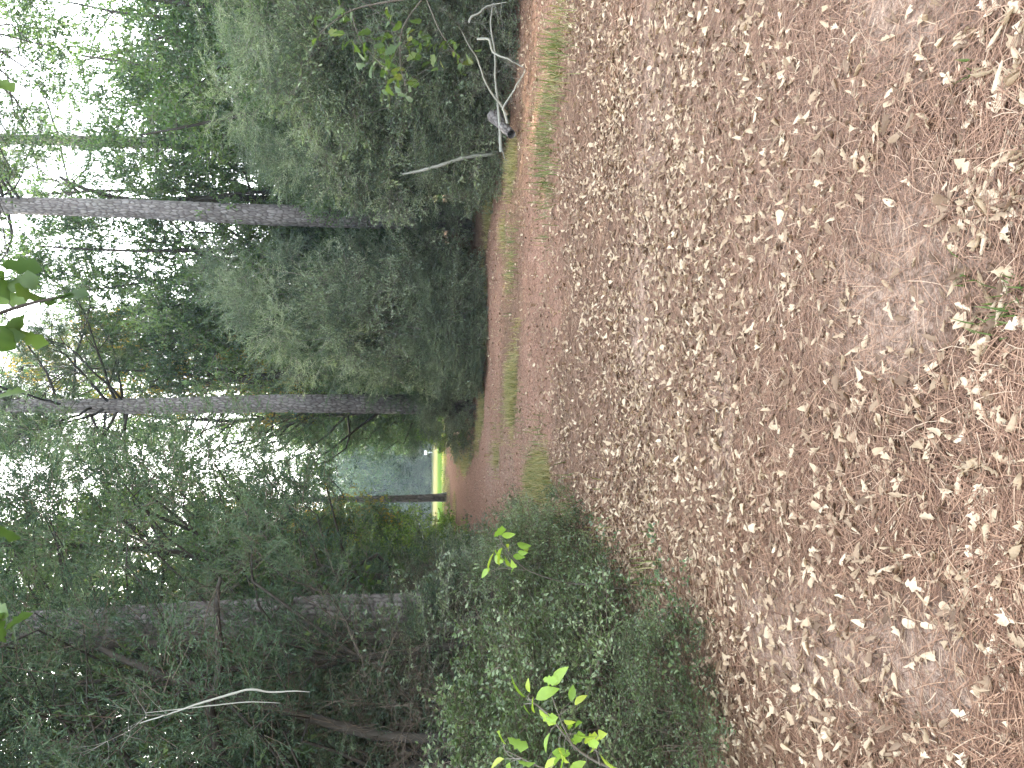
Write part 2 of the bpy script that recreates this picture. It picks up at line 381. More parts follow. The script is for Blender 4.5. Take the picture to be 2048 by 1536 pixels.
def litter_density(x, y):
    s, sa, g = masks(x, y)
    nz = fbm(x * 1.7, y * 1.7, 77, 3)
    d = (0.42 + 1.5 * (nz - 0.42)) * (0.5 + 0.5 * sstep(2.0, 5, y))
    d = d * (1 - 0.6 * sa)
    d = d * (1 - 0.62 * sstep(6, 10.5, y) - 0.25 * sstep(14, 24, y)) * (1 - 0.5 * sstep(0.3, 0.7, g) * (y > 6))
    d = d + 0.35 * np.exp(-((x + 1.3) ** 2 / 0.8 + (y - 5.2) ** 2 / 3.5)) + 0.3 * np.exp(-((x - 0.6) ** 2 / 4 + (y - 4.3) ** 2 / 0.7))
    inside = (x > hx(HEDGE_L, y) - 0.5) & (x < hx(HEDGE_R, y) + 0.2)
    return np.where(inside, np.clip(d, 0.02, 1), 0)

def sample_pts(n, y0, y1, power, dens):
    out = []
    tot = 0
    while tot < n:
        m = n * 3
        yy = y0 * (y1 / y0) ** (rng.random(m) ** power); xx = rng.uniform(-1, 1, m) * (0.53 * yy + 0.35)
        keep = rng.random(m) < dens(xx, yy); out.append(np.stack([xx[keep], yy[keep]], 1)); tot += keep.sum()
    return np.concatenate(out)[:n]

lp = sample_pts(26000, 1.55, 26, 0.56, litter_density)
order = np.argsort(lp[:, 1]); lp = lp[order]
inframe = np.abs(lp[:, 0]) < 0.5 * np.hypot(lp[:, 1], 0) * 1.0 + 0.15
near = np.where(inframe & (lp[:, 1] > 1.75))[0][:300]; rest = np.setdiff1d(np.arange(len(lp)), near)
G = Geo()
tm_mid = [oak_leaf(9, 3, rng.uniform(.06, .095), rng.uniform(.022, .036), rng.uniform(.4, 2.4), rng.uniform(-.3, 1.2), rng.uniform(-.6, .6), rng.integers(1, 4)) for _ in range(22)]
n = len(rest); P = np.zeros((n, 3)); P[:, :2] = lp[rest]; P[:, 2] = height(P[:, 0], P[:, 1]) + 0.004 + rng.random(n) * 0.012
flip = np.where(rng.random(n) < 0.45, math.pi, 0)
Rm = euler_mats(rng.normal(0, 0.35, n) + flip, rng.normal(0, 0.3, n), rng.uniform(0, 6.28, n))
scl = rng.uniform(0.3, 0.88, n); P[:, 2] += np.where(flip > 0, 0.018 * scl, 0)
tt = np.clip(rng.beta(1.6, 1.7, n), 0, 1); nearer = P[:, 1] < 6
scatter(G, tm_mid, P[nearer], Rm[nearer], scl[nearer], tt[nearer])
tm_far = [oak_leaf(6, 2, rng.uniform(.06, .09), rng.uniform(.022, .034), rng.uniform(.6, 2), rng.uniform(-.2, 1.6), rng.uniform(-.8, .8), 3) for _ in range(10)]
scatter(G, tm_far, P[~nearer], Rm[~nearer], scl[~nearer], tt[~nearer])
tag(link('leaf_litter', G.mesh('leaf_litter', [L_DRY], True)), 'thousands of pale dry oak leaves strewn across the trail farther back', 'leaf litter', kind='stuff')

forms = [('flat lobed', .35, .25, 1), ('curled', 1.9, .9, 1), ('rolled up', 2.7, .3, 3), ('arched lobed', .9, 1.5, 2), ('cupped', 1.4, -.5, 2), ('deeply lobed', .6, .6, 2)]
shades = [('pale cream', .96), ('light tan', .72), ('beige', .55), ('brown', .16)]
lmats = {}
leafmesh = {}
for fi, (fn, cu, be, lb) in enumerate(forms):
    for si, (sn, sv) in enumerate(shades):
        vv = []
        for k in range(2):
            V, F = oak_leaf(13, 5, 0.088, 0.032, cu * rng.uniform(.85, 1.15), be * rng.uniform(.8, 1.2), rng.uniform(-.5, .5), lb)
            T = sv + rng.normal(0, 0.04, len(V)) + 0.08 * np.sin(V[:, 0] * 90)
            g1 = Geo(); g1.add(V, F, 0, T)
            # petiole
            e = V[2]; tube(g1, [e * [1, 1, 1], e + [-0.012, 0.002, 0.002], e + [-0.022, -0.001, 0.004]], [0.0011, 0.0009, 0.0007], 3, 0, sv - 0.15)
            vv.append(g1.mesh('fallen_leaf', [L_DRY], True))
        leafmesh[(fi, si)] = vv
def leafplace(x, y):
    _, sa, g = masks(np.array([x]), np.array([y]))
    if sa[0] > 0.5: gr = 'on bare sand'
    elif sa[0] > 0.25: gr = 'beside bare sand'
    else: gr = 'on pine straw'
    return gr
for i in near:
    x, y = lp[i]; fi = int(rng.integers(0, 6)); si = int(rng.choice(4, p=[.24, .3, .26, .2]))
    o = link('fallen_leaf', leafmesh[(fi, si)][int(rng.integers(0, 2))])
    s = rng.uniform(0.42, 1.0); fl = rng.random() < 0.4 and fi != 0
    o.rotation_euler = (rng.normal(0, .25) + (math.pi if fl else 0), rng.normal(0, .22), rng.uniform(0, 6.28))
    o.scale = (s, s, s); o.location = (x, y, gh(x, y) + 0.007 + (0.02 * s if fl else 0))
    uu = 1536 - (768 + 1536 * x / (y * cp + CAM_Z * sp)); vv = 1024 + 1536 * math.tan(math.atan2(CAM_Z, y) - PITCH)
    zy = 'picture top' if uu < 300 else 'upper' if uu < 610 else 'mid-height' if uu < 920 else 'lower' if uu < 1230 else 'picture bottom'
    zx = 'extreme right' if vv > 1900 else 'far right' if vv > 1760 else 'right of centre'
    sz = 'small' if s < .6 else 'large' if s > .85 else 'medium'
    tag(o, f'{sz} {shades[si][0]} {forms[fi][0]} oak leaf {leafplace(x, y)}, {zy} {zx}', 'dry leaf', f'{sz} {shades[si][0]} {forms[fi][0]} oak leaves {leafplace(x, y)}, {zy} {zx}')

# pine straw
def strawdens(x, y):
    s, sa, g = masks(x, y); return np.clip(0.35 + 1.6 * (fbm(x * 1.3, y * 1.3, 55, 3) - 0.32), 0.1, 1) * (1 - 0.72 * sa)
def needles(n, y0, y1, power, width, segs):
    p = sample_pts(n, y0, y1, power, strawdens); L = rng.uniform(0.07, 0.2, n); th = rng.uniform(0, 6.28, n)
    th = th * 0.45 + 0.55 * 9 * fbm(p[:, 0] * 2, p[:, 1] * 2, 91, 2)
    bend = rng.normal(0, 0.5, n); k = segs + 1
    V = np.zeros((n, k, 2, 3)); x, y = p[:, 0].copy(), p[:, 1].copy(); z0 = rng.random(n) * 0.014 + 0.002; sl = rng.normal(0, 0.05, n)
    for i in range(k):
        a = th + bend * (i / segs - 0.5); wd = width * (1 - 0.5 * i / segs)
        h = height(x, y) + z0 + sl * L * (i / segs - 0.5) + 0.006 * np.sin(i / segs * 3.14)
        nxv, nyv = -np.sin(a) * wd, np.cos(a) * wd
        V[:, i, 0] = np.stack([x + nxv, y + nyv, h], 1); V[:, i, 1] = np.stack([x - nxv, y - nyv, h], 1)
        x = x + np.cos(a) * L / segs; y = y + np.sin(a) * L / segs
    b = np.arange(n)[:, None] * (k * 2) + np.arange(segs)[None] * 2; b = b.ravel()
    F = np.concatenate([np.stack([b, b + 1, b + 3], 1), np.stack([b, b + 3, b + 2], 1)])
    return V.reshape(-1, 3), F, np.repeat(np.clip(rng.beta(2, 2, n), 0, 1), k * 2)
G = Geo()
V, F, T = needles(62000, 1.5, 5.0, 0.85, 0.0014, 3); G.add(V, F, 0, T)
V, F, T = needles(90000, 3.0, 18, 0.6, 0.0036, 1); G.add(V, F, 0, T)
tag(link('pine_straw', G.mesh('pine_straw', [L_STRAW])), 'reddish brown fallen pine needles carpeting the trail', 'pine straw', kind='stuff')

# ------------------------------------------------------------------ grass
def blades(n, cx, cy, spread, hmin, hmax, width=0.004, dry=0.5, lean=0.5):
    x = cx + rng.normal(0, 1, n) * spread; y = cy + rng.normal(0, 1, n) * spread
    L = rng.uniform(hmin, hmax, n); th = rng.uniform(0, 6.28, n); ln = np.abs(rng.normal(0, lean, n)) + 0.1
    V = np.zeros((n, 5, 3)); z = height(x, y)
    c, s = np.cos(th), np.sin(th)
    V[:, 0] = np.stack([x - s * width, y + c * width, z], 1); V[:, 1] = np.stack([x + s * width, y - c * width, z], 1)
    mx, my, mz = x + c * L * np.sin(ln) * 0.5, y + s * L * np.sin(ln) * 0.5, z + L * np.cos(ln) * 0.55
    V[:, 2] = np.stack([mx - s * width * .8, my + c * width * .8, mz], 1); V[:, 3] = np.stack([mx + s * width * .8, my - c * width * .8, mz], 1)
    V[:, 4] = np.stack([x + c * L * np.sin(ln * 1.5), y + s * L * np.sin(ln * 1.5), z + L * np.cos(ln * 1.5) * 0.85 + 0.02], 1)
    b = (np.arange(n) * 5)[:, None, None]; F = (np.array([[0, 1, 3], [0, 3, 2], [2, 3, 4]])[None] + b).reshape(-1, 3)
    T = np.repeat(np.clip(rng.beta(2, 2, n) + dry - 0.5, 0, 1), 5)
    return V.reshape(-1, 3), F, T

def grass_dens_pts(n):
    out = []; tot = 0
    while tot < n:
        m = 60000; yy = 5.5 * (50 / 5.5) ** (rng.random(m) ** 0.95); xx = rng.uniform(-1, 1, m) * (0.53 * yy + 0.4)
        g = masks(xx, yy)[2]; g = np.where((xx > hx(HEDGE_R, yy) + .3) | (xx < hx(HEDGE_L, yy) - .3), 0, g)
        keep = rng.random(m) < sstep(0.35, 0.75, g); out.append(np.stack([xx[keep], yy[keep]], 1)); tot += keep.sum()
    return np.concatenate(out)[:n]
gpnt = grass_dens_pts(3600); G = Geo()
for k in range(0, len(gpnt), 1):
    pass
xx = np.repeat(gpnt[:, 0], 14); yy = np.repeat(gpnt[:, 1], 14)
V, F, T = blades(len(xx), xx, yy, 0.09, 0.05, 0.22, 0.0035, 0.8, 0.7); G.add(V, F, 0, T)
tag(link('grass', G.mesh('grass', [L_GRASS])), 'thin patchy grass along the trail edges and between the ruts', 'grass', kind='stuff')

def clump(u, v, nb, spread, h0, h1, label, dry=0.4, wd=0.004):
    p = gp(u, v); G = Geo(); V, F, T = blades(int(nb * .7), p[0], p[1], spread * (1.5 if nb > 80 else 1), h0, h1, wd, dry, 0.5)
    base_ = np.array([p[0], p[1], gh(p[0], p[1])]); G.add(V - base_, F, 0, T)
    o = link('grass_clump', G.mesh('grass_clump', [L_GRASS])); o.location = base_
    tag(o, label, 'grass clump', 'grass clumps', kind='stuff'); return o
clump(480, 1140, 260, 0.16, .15, .4, 'tall green grass clump at the near foot of the left bushes, by the trail bend', .35)
clump(560, 1075, 300, 0.3, .15, .35, 'wide green grass clump where the left bushes meet the trail bend', .4)
clump(900, 1990, 26, 0.035, .03, .09, 'small green grass tuft among dry leaves at the very bottom of the view', .1, .003)
clump(945, 2030, 26, 0.035, .03, .1, 'green grass tuft half cut by the bottom edge of the view', .1, .003)
clump(985, 1925, 16, 0.03, .02, .06, 'tiny green grass sprout among brown leaves just above the bottom tufts', .15, .003)
clump(1395, 1935, 10, 0.02, .02, .045, 'tiny weed sprig among curled leaves at lower right', .1, .003)
clump(1400, 1115, 350, 0.22, .15, .42, 'bright green grass clump under the dead branches at right', .45)
clump(1260, 1090, 380, 0.3, .15, .38, 'bright yellow-green grass clump in front of the grey fallen log', .45)
clump(1180, 1100, 260, 0.25, .12, .3, 'green grass clump left of the one before the log', .35)
clump(1470, 1130, 260, 0.3, .12, .35, 'straggly grass clump at the right edge of the view', .45)
clump(1030, 1030, 260, 0.3, .12, .28, 'low grass clump on the trail edge below the tall right pine', .45)
clump(725, 1035, 160, 0.25, .06, .16, 'small green weed patch on the grassy hump in mid trail', .2)
clump(395, 1300, 70, 0.12, .08, .2, 'thin grass clump in leaves beside the low shrubs on the left', .4)
clump(440, 1210, 90, 0.15, .08, .22, 'sparse grass clump in front of the small-leaved bushes', .4)

# ------------------------------------------------------------------ twig templates
def leafq(G, p, d, L, W, slot, tint, nrmv=None, fold=0.25):
    d = nrm(d); nv = rng.normal(0, 1, 3) if nrmv is None else nrmv + rng.normal(0, .35, 3)
    s = nrm(np.cross(d, nv)); up = np.cross(s, d)
    m = p + d * L * 0.5 + up * L * 0.02
    G.add([p, m + s * W / 2 + up * W * fold, p + d * L, m - s * W / 2 + up * W * fold], [[0, 1, 2], [0, 2, 3]], slot, tint)

def twig(L=0.5, nside=5, nleaf=30, ll=0.05, lw=0.022, stem=0.004, droop=-0.03, sidefrac=0.5, flat=0.4, tv=0.18):
    G = Geo(); main = wander([0, 0, 0], [1, 0, 0.05], L, 4, 0.12, droop); tube(G, main, np.linspace(stem, stem * .4, 4), 3, 0, 0.5)
    lines = [main]
    for i in range(nside):
        t = rng.uniform(0.15, 0.95); k = min(int(t * 3), 2); p = main[k] + (main[k + 1] - main[k]) * (t * 3 - k)
        a = rng.choice([-1, 1]) * rng.uniform(0.5, 1.1); d = np.array([math.cos(a), math.sin(a), rng.normal(0, flat)])
        ln = wander(p, d, L * sidefrac * (1.1 - t * .6), 3, 0.15, droop); tube(G, ln, [stem * .6, stem * .45, stem * .25], 3, 0, 0.5); lines.append(ln)
    wts = np.array([np.linalg.norm(l[-1] - l[0]) for l in lines]); wts /= wts.sum()
    for i in range(nleaf):
        l = lines[rng.choice(len(lines), p=wts)]; t = rng.uniform(0.15, 1) * (len(l) - 1); k = min(int(t), len(l) - 2); p = l[k] + (l[k + 1] - l[k]) * (t - k)
        dd = nrm(l[k + 1] - l[k]) * 0.8 + rng.normal(0, 0.7, 3)
        leafq(G, p, dd, ll * rng.uniform(.7, 1.25), lw * rng.uniform(.7, 1.2), 1, rng.normal(0, tv), np.array([0, 0, 1.0]))
    V, F, S, T = G.arrays(); T = np.where(T == 0.5, 0.0, T); return V, F, S, T

def cedarspray(L=0.45):
    G = Geo(); main = wander([0, 0, 0], [1, 0, 0.1], L, 4, 0.1, 0.04); tube(G, main, [.004, .003, .002, .001], 3, 0, 0)
    for i in range(12):
        t = rng.uniform(0.1, 1.0) * 3; k = min(int(t), 2); p = main[k] + (main[k + 1] - main[k]) * (t - k)
        a = rng.choice([-1, 1]) * rng.uniform(0.3, 1.0); d = np.array([math.cos(a), math.sin(a), rng.normal(0.1, .4)])
        l = L * rng.uniform(.2, .42)
        for j in range(6):
            dd = nrm(d) + rng.normal(0, .5, 3); leafq(G, p + d * l * j * 0.16, dd, l * .32, 0.010, 1, rng.normal(0, .15))
    return G.arrays()

def pinetuft(n=34, L=0.17):
    G = Geo(); tube(G, [[0, 0, 0], [.12, 0, .01], [.22, 0, .04]], [.006, .005, .003], 3, 0, 0)
    for i in range(n):
        t = rng.uniform(.4, 1); d = np.array([rng.uniform(.1, 1), rng.normal(0, .7), rng.normal(0, .7)]); 
        leafq(G, np.array([.22 * t, 0, .04 * t]), d, L * rng.uniform(.7, 1.1), 0.007, 1, rng.normal(0, .15))
    return G.arrays()

def baretwig(L=0.8):
    G = Geo(); main = wander([0, 0, 0], [1, 0, 0], L, 5, 0.22, -0.02); tube(G, main, np.linspace(.005, .0016, 5), 3, 0, 0)
    for i in range(9):
        k = rng.integers(0, 4); d = nrm(main[k + 1] - main[k]) + rng.normal(0, .6, 3); ln = wander(main[k], d, L * rng.uniform(.2, .55), 4, 0.22)
        tube(G, ln, [.003, .0022, .0016, .001], 3, 0, 0)
        ln2 = wander(ln[2], d + rng.normal(0, .7, 3), L * .2, 3, .2); tube(G, ln2, [.0018, .0013, .0008], 3, 0, 0)
    return G.arrays()

TW_YAU = [twig(.7, 6, 34, .075, .034, .006, -.07) for _ in range(7)]
TW_BROAD = [twig(.5, 4, 26, .085, .045, .005) for _ in range(7)]
TW_AIRY = [twig(.6, 4, 18, .095, .05, .005) for _ in range(6)]
TW_CED = [cedarspray(rng.uniform(.35, .6)) for _ in range(7)]
TW_PINE = [pinetuft() for _ in range(5)]
TW_BARE = [baretwig(rng.uniform(.5, 1.0)) for _ in range(6)]
TW_SMALL = [twig(.3, 5, 26, .033, .018, .0022, 0.0, .6) for _ in range(7)]
TW_LIGHT = [twig(.4, 4, 24, .07, .042, .004) for _ in range(5)]

def dirmats(D):
    """rotation matrices whose x axis is D, random roll kept mostly level"""
    X = nrm(D); ref = np.tile([0, 0, 1.0], (len(D), 1)) + rng.normal(0, .35, (len(D), 3))
    Y = nrm(np.cross(ref, X)); Z = np.cross(X, Y); return np.stack([X, Y, Z], -1)

def make_plant(H, rad, z0, nclump, ntw, tmpls, shape='round', trunk_r=0.09, stems=1, clump_r=0.55, up=0.25, lim=14, gap=0.35, twsc=1.0, lean=0.3, inner=0.25, sd=None, splay=0.35):
    """returns (wood Geo, crown Geo): skeleton of stems and limbs, foliage clumps at limb ends"""
    W = Geo(); C = Geo(); stemlines = []
    for s in range(stems):
        a = rng.uniform(0, 6.28); off = np.array([math.cos(a), math.sin(a), 0]) * (0.12 if stems > 1 else 0)
        d0 = np.array([math.cos(a) * splay * (stems > 1), math.sin(a) * splay * (stems > 1), 1])
        P = wander(off, d0, H * (0.93 if stems == 1 else rng.uniform(.6, .9)), 11, 0.05 + 0.05 * lean, 0.04)
        tube(W, P, np.linspace(trunk_r, trunk_r * .18, 11) * np.r_[1.25, np.ones(10)], 7, 0, 0.5); stemlines.append(P)
    cc = []; tries = 0
    while len(cc) < nclump and tries < nclump * 30:
        tries += 1
        t = rng.uniform(0, 1); z = z0 + (H - z0) * t
        if shape == 'round': rr = rad * math.sqrt(max(0.05, 1 - (1.75 * (t - .42)) ** 2))
        elif shape == 'cone': rr = rad * (1.05 - .85 * t) * (1 if t > .08 else .7)
        elif shape == 'shrub': rr = rad * math.sqrt(max(0.04, 1 - (t * .98) ** 2.2))
        else: rr = rad * (0.35 + .65 * math.sin(t * 3.0))
        a = rng.uniform(0, 6.28); q = rr * math.sqrt(rng.uniform(inner, 1))
        p = np.array([math.cos(a) * q, math.sin(a) * q, z])
        if vnoise(p[0] * .9 + 40 + H, p[2] * .9 + p[1] * .7, 5) < gap: continue
        cc.append(p)
    cc = np.array(cc)
    # limbs
    for i in range(min(lim, len(cc))):
        e = cc[i]; P = stemlines[rng.integers(0, len(stemlines))]
        zb = max(0.25 * z0 + .1, e[2] - np.hypot(e[0], e[1]) * rng.uniform(.4, 1.0)); k = np.argmin(np.abs(P[:, 2] - zb)); b = P[k]
        m = (b + e) / 2 + rng.normal(0, .12, 3) * rad + np.array([0, 0, .08 * rad]); q1 = (b + m) / 2 + rng.normal(0, .04, 3) * rad; q2 = (m + e) / 2 + rng.normal(0, .04, 3) * rad
        r0 = trunk_r * (1 - .8 * k / 10) * .5; tube(W, [b, q1, m, q2, e], np.linspace(r0, r0 * .25, 5), 5, 0, 0.5)
    # twigs
    per = rng.multinomial(ntw, rng.dirichlet(np.full(len(cc), 3.0)))
    ctint = np.clip(rng.normal(0.5, .26, len(cc)), .05, .98)
    pos = np.repeat(cc, per, 0); n = len(pos)
    off = nrm(rng.normal(0, 1, (n, 3))) * (rng.random((n, 1)) ** .5) * clump_r * rng.uniform(.6, 1.3, (len(cc),))[np.repeat(np.arange(len(cc)), per)][:, None]
    off[:, 2] *= .62
    pos = pos + off
    outw = pos * [1, 1, 0]; outw = nrm(outw) * .55 + nrm(off) * .7 + rng.normal(0, .35, (n, 3)) + np.array([0, 0, up])
    pos[:, 2] = np.maximum(pos[:, 2], 0.06)
    scatter(C, tmpls, pos, dirmats(outw), rng.uniform(.7, 1.25, n) * twsc, np.repeat(ctint, per) + rng.normal(0, .06, n))
    return W, C

LIB = {}  # plant meshes by kind
def lib(name, nvar, leafm, barkm, twigm, **kw):
    out = []
    for i in range(nvar):
        Wg, Cg = make_plant(**kw)
        out.append((Wg.mesh(name + '_trunk', [barkm], True), Cg.mesh(name + '_crown', [twigm, leafm])))
    LIB[name] = (out, kw['H'], kw['rad'])

lib('yaupon', 4, L_YAU, M_TWIG, M_TWIG, H=4.2, rad=1.7, z0=0.1, nclump=46, ntw=760, tmpls=TW_YAU, shape='shrub', trunk_r=.035, stems=5, clump_r=.42, lim=20, gap=.36)
lib('juniper', 4, L_YAU, M_TWIG, M_TWIG, H=6, rad=1.9, z0=.15, nclump=75, ntw=1000, tmpls=TW_CED, shape='round', trunk_r=.05, stems=2, clump_r=.5, lim=40, gap=.34, twsc=1.25, up=-.1, splay=.1)
lib('broad', 3, L_BROAD, M_BARK, M_TWIG, H=8, rad=2.3, z0=1.2, nclump=80, ntw=1300, tmpls=TW_BROAD, shape='round', trunk_r=.11, clump_r=.6, lim=24, gap=.32)
lib('airy', 3, L_BROAD, M_BARK, M_TWIG, H=10, rad=2.6, z0=3.0, nclump=60, ntw=620, tmpls=TW_AIRY, shape='round', trunk_r=.14, clump_r=.6, lim=40, gap=.38)
lib('cedar', 3, L_CEDAR, M_BARK, M_DEADBR, H=8, rad=2.0, z0=1.2, nclump=95, ntw=1150, tmpls=TW_CED, shape='cone', trunk_r=.10, clump_r=.5, lim=45, gap=.32, twsc=1.25, up=.1)
lib('tallbroad', 2, L_BROAD, M_BARK, M_TWIG, H=10, rad=2.6, z0=.6, nclump=110, ntw=1300, tmpls=TW_BROAD, shape='round', trunk_r=.12, clump_r=.7, lim=24, gap=.2)
lib('highbroad', 2, L_BROAD, M_BARK, M_TWIG, H=14, rad=3.6, z0=4.6, nclump=120, ntw=1300, tmpls=TW_BROAD, shape='round', trunk_r=.13, clump_r=.8, lim=40, gap=.3, twsc=1.15)
lib('tallcedar', 3, L_CEDAR, M_BARK, M_DEADBR, H=10, rad=2.6, z0=3.0, nclump=85, ntw=950, tmpls=TW_CED, shape='round', trunk_r=.09, clump_r=.55, lim=45, gap=.36, twsc=1.25, up=.1)
lib('thicket', 2, L_BROAD, M_DEADBR, M_DEADBR, H=3.6, rad=1.5, z0=.3, nclump=60, ntw=420, tmpls=TW_BARE, shape='shrub', trunk_r=.02, stems=9, clump_r=.5, lim=40, gap=.15, up=.5)
lib('small', 3, L_SMALL, M_DEADBR, M_DEADBR, H=1.3, rad=.75, z0=.05, nclump=34, ntw=350, tmpls=TW_SMALL, shape='shrub', trunk_r=.009, stems=9, clump_r=.22, lim=30, gap=.38, up=.5)
lib('light', 2, L_LIGHT, M_BARK, M_TWIG, H=4, rad=1.6, z0=.2, nclump=50, ntw=620, tmpls=TW_LIGHT, shape='round', trunk_r=.05, stems=3, clump_r=.5, lim=20, gap=.35)
lib('sunlit_yellow', 1, L_YELLOW, M_BARK, M_TWIG, H=9, rad=2.4, z0=2, nclump=50, ntw=600, tmpls=TW_AIRY, shape='round', trunk_r=.12, clump_r=.6, lim=30, gap=.35)

KIND = {'yaupon': ('yaupon_shrub', 'shrub'), 'broad': ('oak_tree', 'tree'), 'airy': ('oak_tree', 'tree'), 'cedar': ('cedar_tree', 'tree'), 'juniper': ('cedar_tree', 'tree'), 'tallcedar': ('cedar_tree', 'tree'), 'highbroad': ('oak_tree', 'tree'), 'tallbroad': ('oak_tree', 'tree'), 'thicket': ('bare_thicket', 'shrub'),
        'small': ('small_leaved_shrub', 'shrub'), 'light': ('young_tree', 'tree'), 'sunlit_yellow': ('sunlit_yellow_tree', 'tree')}
cnt = {}
def plant(sp_, x, y, H=None, wid=None, label=None, group=None, tilt=0.0, rz=None):
    out, h0, r0 = LIB[sp_]; k = cnt.get(sp_, 0); cnt[sp_] = k + 1; tr, cr = out[k % len(out)]
    H = H or h0; wid = wid or r0; nm, cat = KIND[sp_]
    e = empty(nm, (x, y, gh(x, y) - 0.03), rng.uniform(0, 6.28) if rz is None else rz, (wid / r0, wid / r0, H / h0))
    e.rotation_euler[0] = tilt
    a = link('trunk' if cat == 'tree' else 'stems', tr, e); b = link('crown', cr, e)
    tag(e, label, cat, group); return e

def tree_at(sp_, u, vtop, d, wid, label, group=None, **kw):
    p = at(u, vtop, d); return plant(sp_, p[0], d, max(p[2], 1.5), wid, label, group, **kw)

# ------------------------------------------------------------------ pines with plated bark
def plated_trunk(pts, r0, r1, sides, rows, pw, ph, depth, seed):
    """trunk mesh whose bark plates stand proud of recessed fissures"""
    pts = np.array(pts, float); t = np.linspace(0, 1, rows) 
    seg = np.r_[0, np.cumsum(np.linalg.norm(np.diff(pts, axis=0), axis=1))]; Ltot = seg[-1]; s = t * Ltot
    C = np.stack([np.interp(s, seg, pts[:, i]) for i in range(3)], 1)
    for _ in range(30): C[1:-1] = (C[:-2] + C[2:]) * .25 + C[1:-1] * .5
    r = r0 + (r1 - r0) * t; r = r * (1 + .35 * np.exp(-s / .35))
    th = np.arange(sides) * 2 * math.pi / sides
    TH, S = np.meshgrid(th, s); ncol = max(6, int(round(2 * math.pi * r0 / pw)))
    U = TH / (2 * math.pi) * ncol + .5 * (vnoise(TH * 3, S * 2.2, seed) - .5); Vv = S / ph + .35 * (vnoise(TH * 2.5, S * 3.2, seed + 1) - .5)
    best = np.full(U.shape, 9.); sec = np.full(U.shape, 9.); cid = np.zeros(U.shape)
    iu, iv = np.floor(U), np.floor(Vv)
    for a in (-1, 0, 1):
        for b in (-1, 0, 1):
            cu, cv = iu + a, iv + b; cw = np.mod(cu, ncol)
            px = cu + .5 + .75 * (hsh(cw, cv, seed) - .5); py = cv + .5 + .8 * (hsh(cw, cv, seed + 7) - .5)
            dd = np.sqrt((U - px) ** 2 + (Vv - py) ** 2); idn = hsh(cw, cv, seed + 3)
            m = dd < best; sec = np.where(m, best, np.minimum(sec, dd)); cid = np.where(m, idn, cid); best = np.where(m, dd, best)
    edge = sstep(0.03, .26, sec - best)
    disp = depth * (edge * (.75 + .5 * cid) - .6) + depth * .35 * (fbm(TH * 14, S * 9, seed, 3) - .45)
    RR = r[:, None] + disp
    V = np.stack([C[:, 0][:, None] + RR * np.cos(TH), C[:, 1][:, None] + RR * np.sin(TH), C[:, 2][:, None] + 0 * TH], -1)
    T = (.12 + edge * (.5 + .42 * (cid - .5))) 
    i = np.arange(rows - 1)[:, None] * sides; j = np.arange(sides)[None]; k = (j + 1) % sides
    q = np.stack([i + j, i + k, i + sides + k, i + sides + j], -1).reshape(-1, 4)
    return V.reshape(-1, 3), np.concatenate([q[:, [0, 1, 2]], q[:, [0, 2, 3]]]), T.reshape(-1), C

def pine(u, vbase, d, width_px, H, label, lean=(0, 0), sides=110, rows=520, pw=.1, ph=.17, depth=.022, seed=1, boughs=26, bz0=9.0, crown=True, group=None, brlen=2.6):
    p = at(u, vbase, d); x, y = p[0], d; r0 = width_px / 2 / 1536 * d
    z = gh(x, y) - .05; e = empty('pine_tree', (x, y, z)); n = 7
    pts = [(lean[0] * (k / 6) ** 1.2 + .04 * math.sin(k * 1.7 + seed), lean[1] * k / 6, H * k / 6) for k in range(n)]
    V, F, T, C = plated_trunk(pts, r0, r0 * .45, sides, rows, pw, ph, depth, seed)
    g = Geo(); g.add(V, F, 0, T); link('trunk', g.mesh('pine_trunk', [M_PINEBARK], True), e)
    if crown:
        W = Geo(); K = Geo(); pos = []; dirs = []
        for b in range(boughs):
            h = rng.uniform(bz0, H * .98); k = np.argmin(abs(C[:, 2] - h)); a = rng.uniform(0, 6.28); bl = brlen * (1.15 - .7 * (h - bz0) / (H - bz0)) * rng.uniform(.6, 1.2)
            P = wander(C[k], [math.cos(a), math.sin(a), rng.uniform(-.1, .35)], bl, 7, .16, .04); tube(W, P, np.linspace(.045, .012, 7), 5, 0, .4)
            for q in range(9):
                kk = rng.integers(2, 7); P2 = wander(P[kk], nrm(P[min(kk, 5) + 1] - P[min(kk, 5)]) + rng.normal(0, .7, 3), bl * .35, 4, .2, .05)
                tube(W, P2, [.014, .011, .008, .005], 4, 0, .4)
                for f in range(5): pos.append(P2[rng.integers(1, 4)] + rng.normal(0, .05, 3)); dirs.append(nrm(P2[3] - P2[0]) + rng.normal(0, .6, 3) + [0, 0, .2])
        link('branches', W.mesh('pine_branches', [M_BARK], True), e)
        pos = np.array(pos); scatter(K, TW_PINE, pos, dirmats(np.array(dirs)), rng.uniform(.9, 1.5, len(pos)), rng.normal(.55, .15, len(pos)))
        link('crown', K.mesh('pine_crown', [M_TWIG, L_PINE]), e)
    tag(e, label, 'tree', group); return e, C

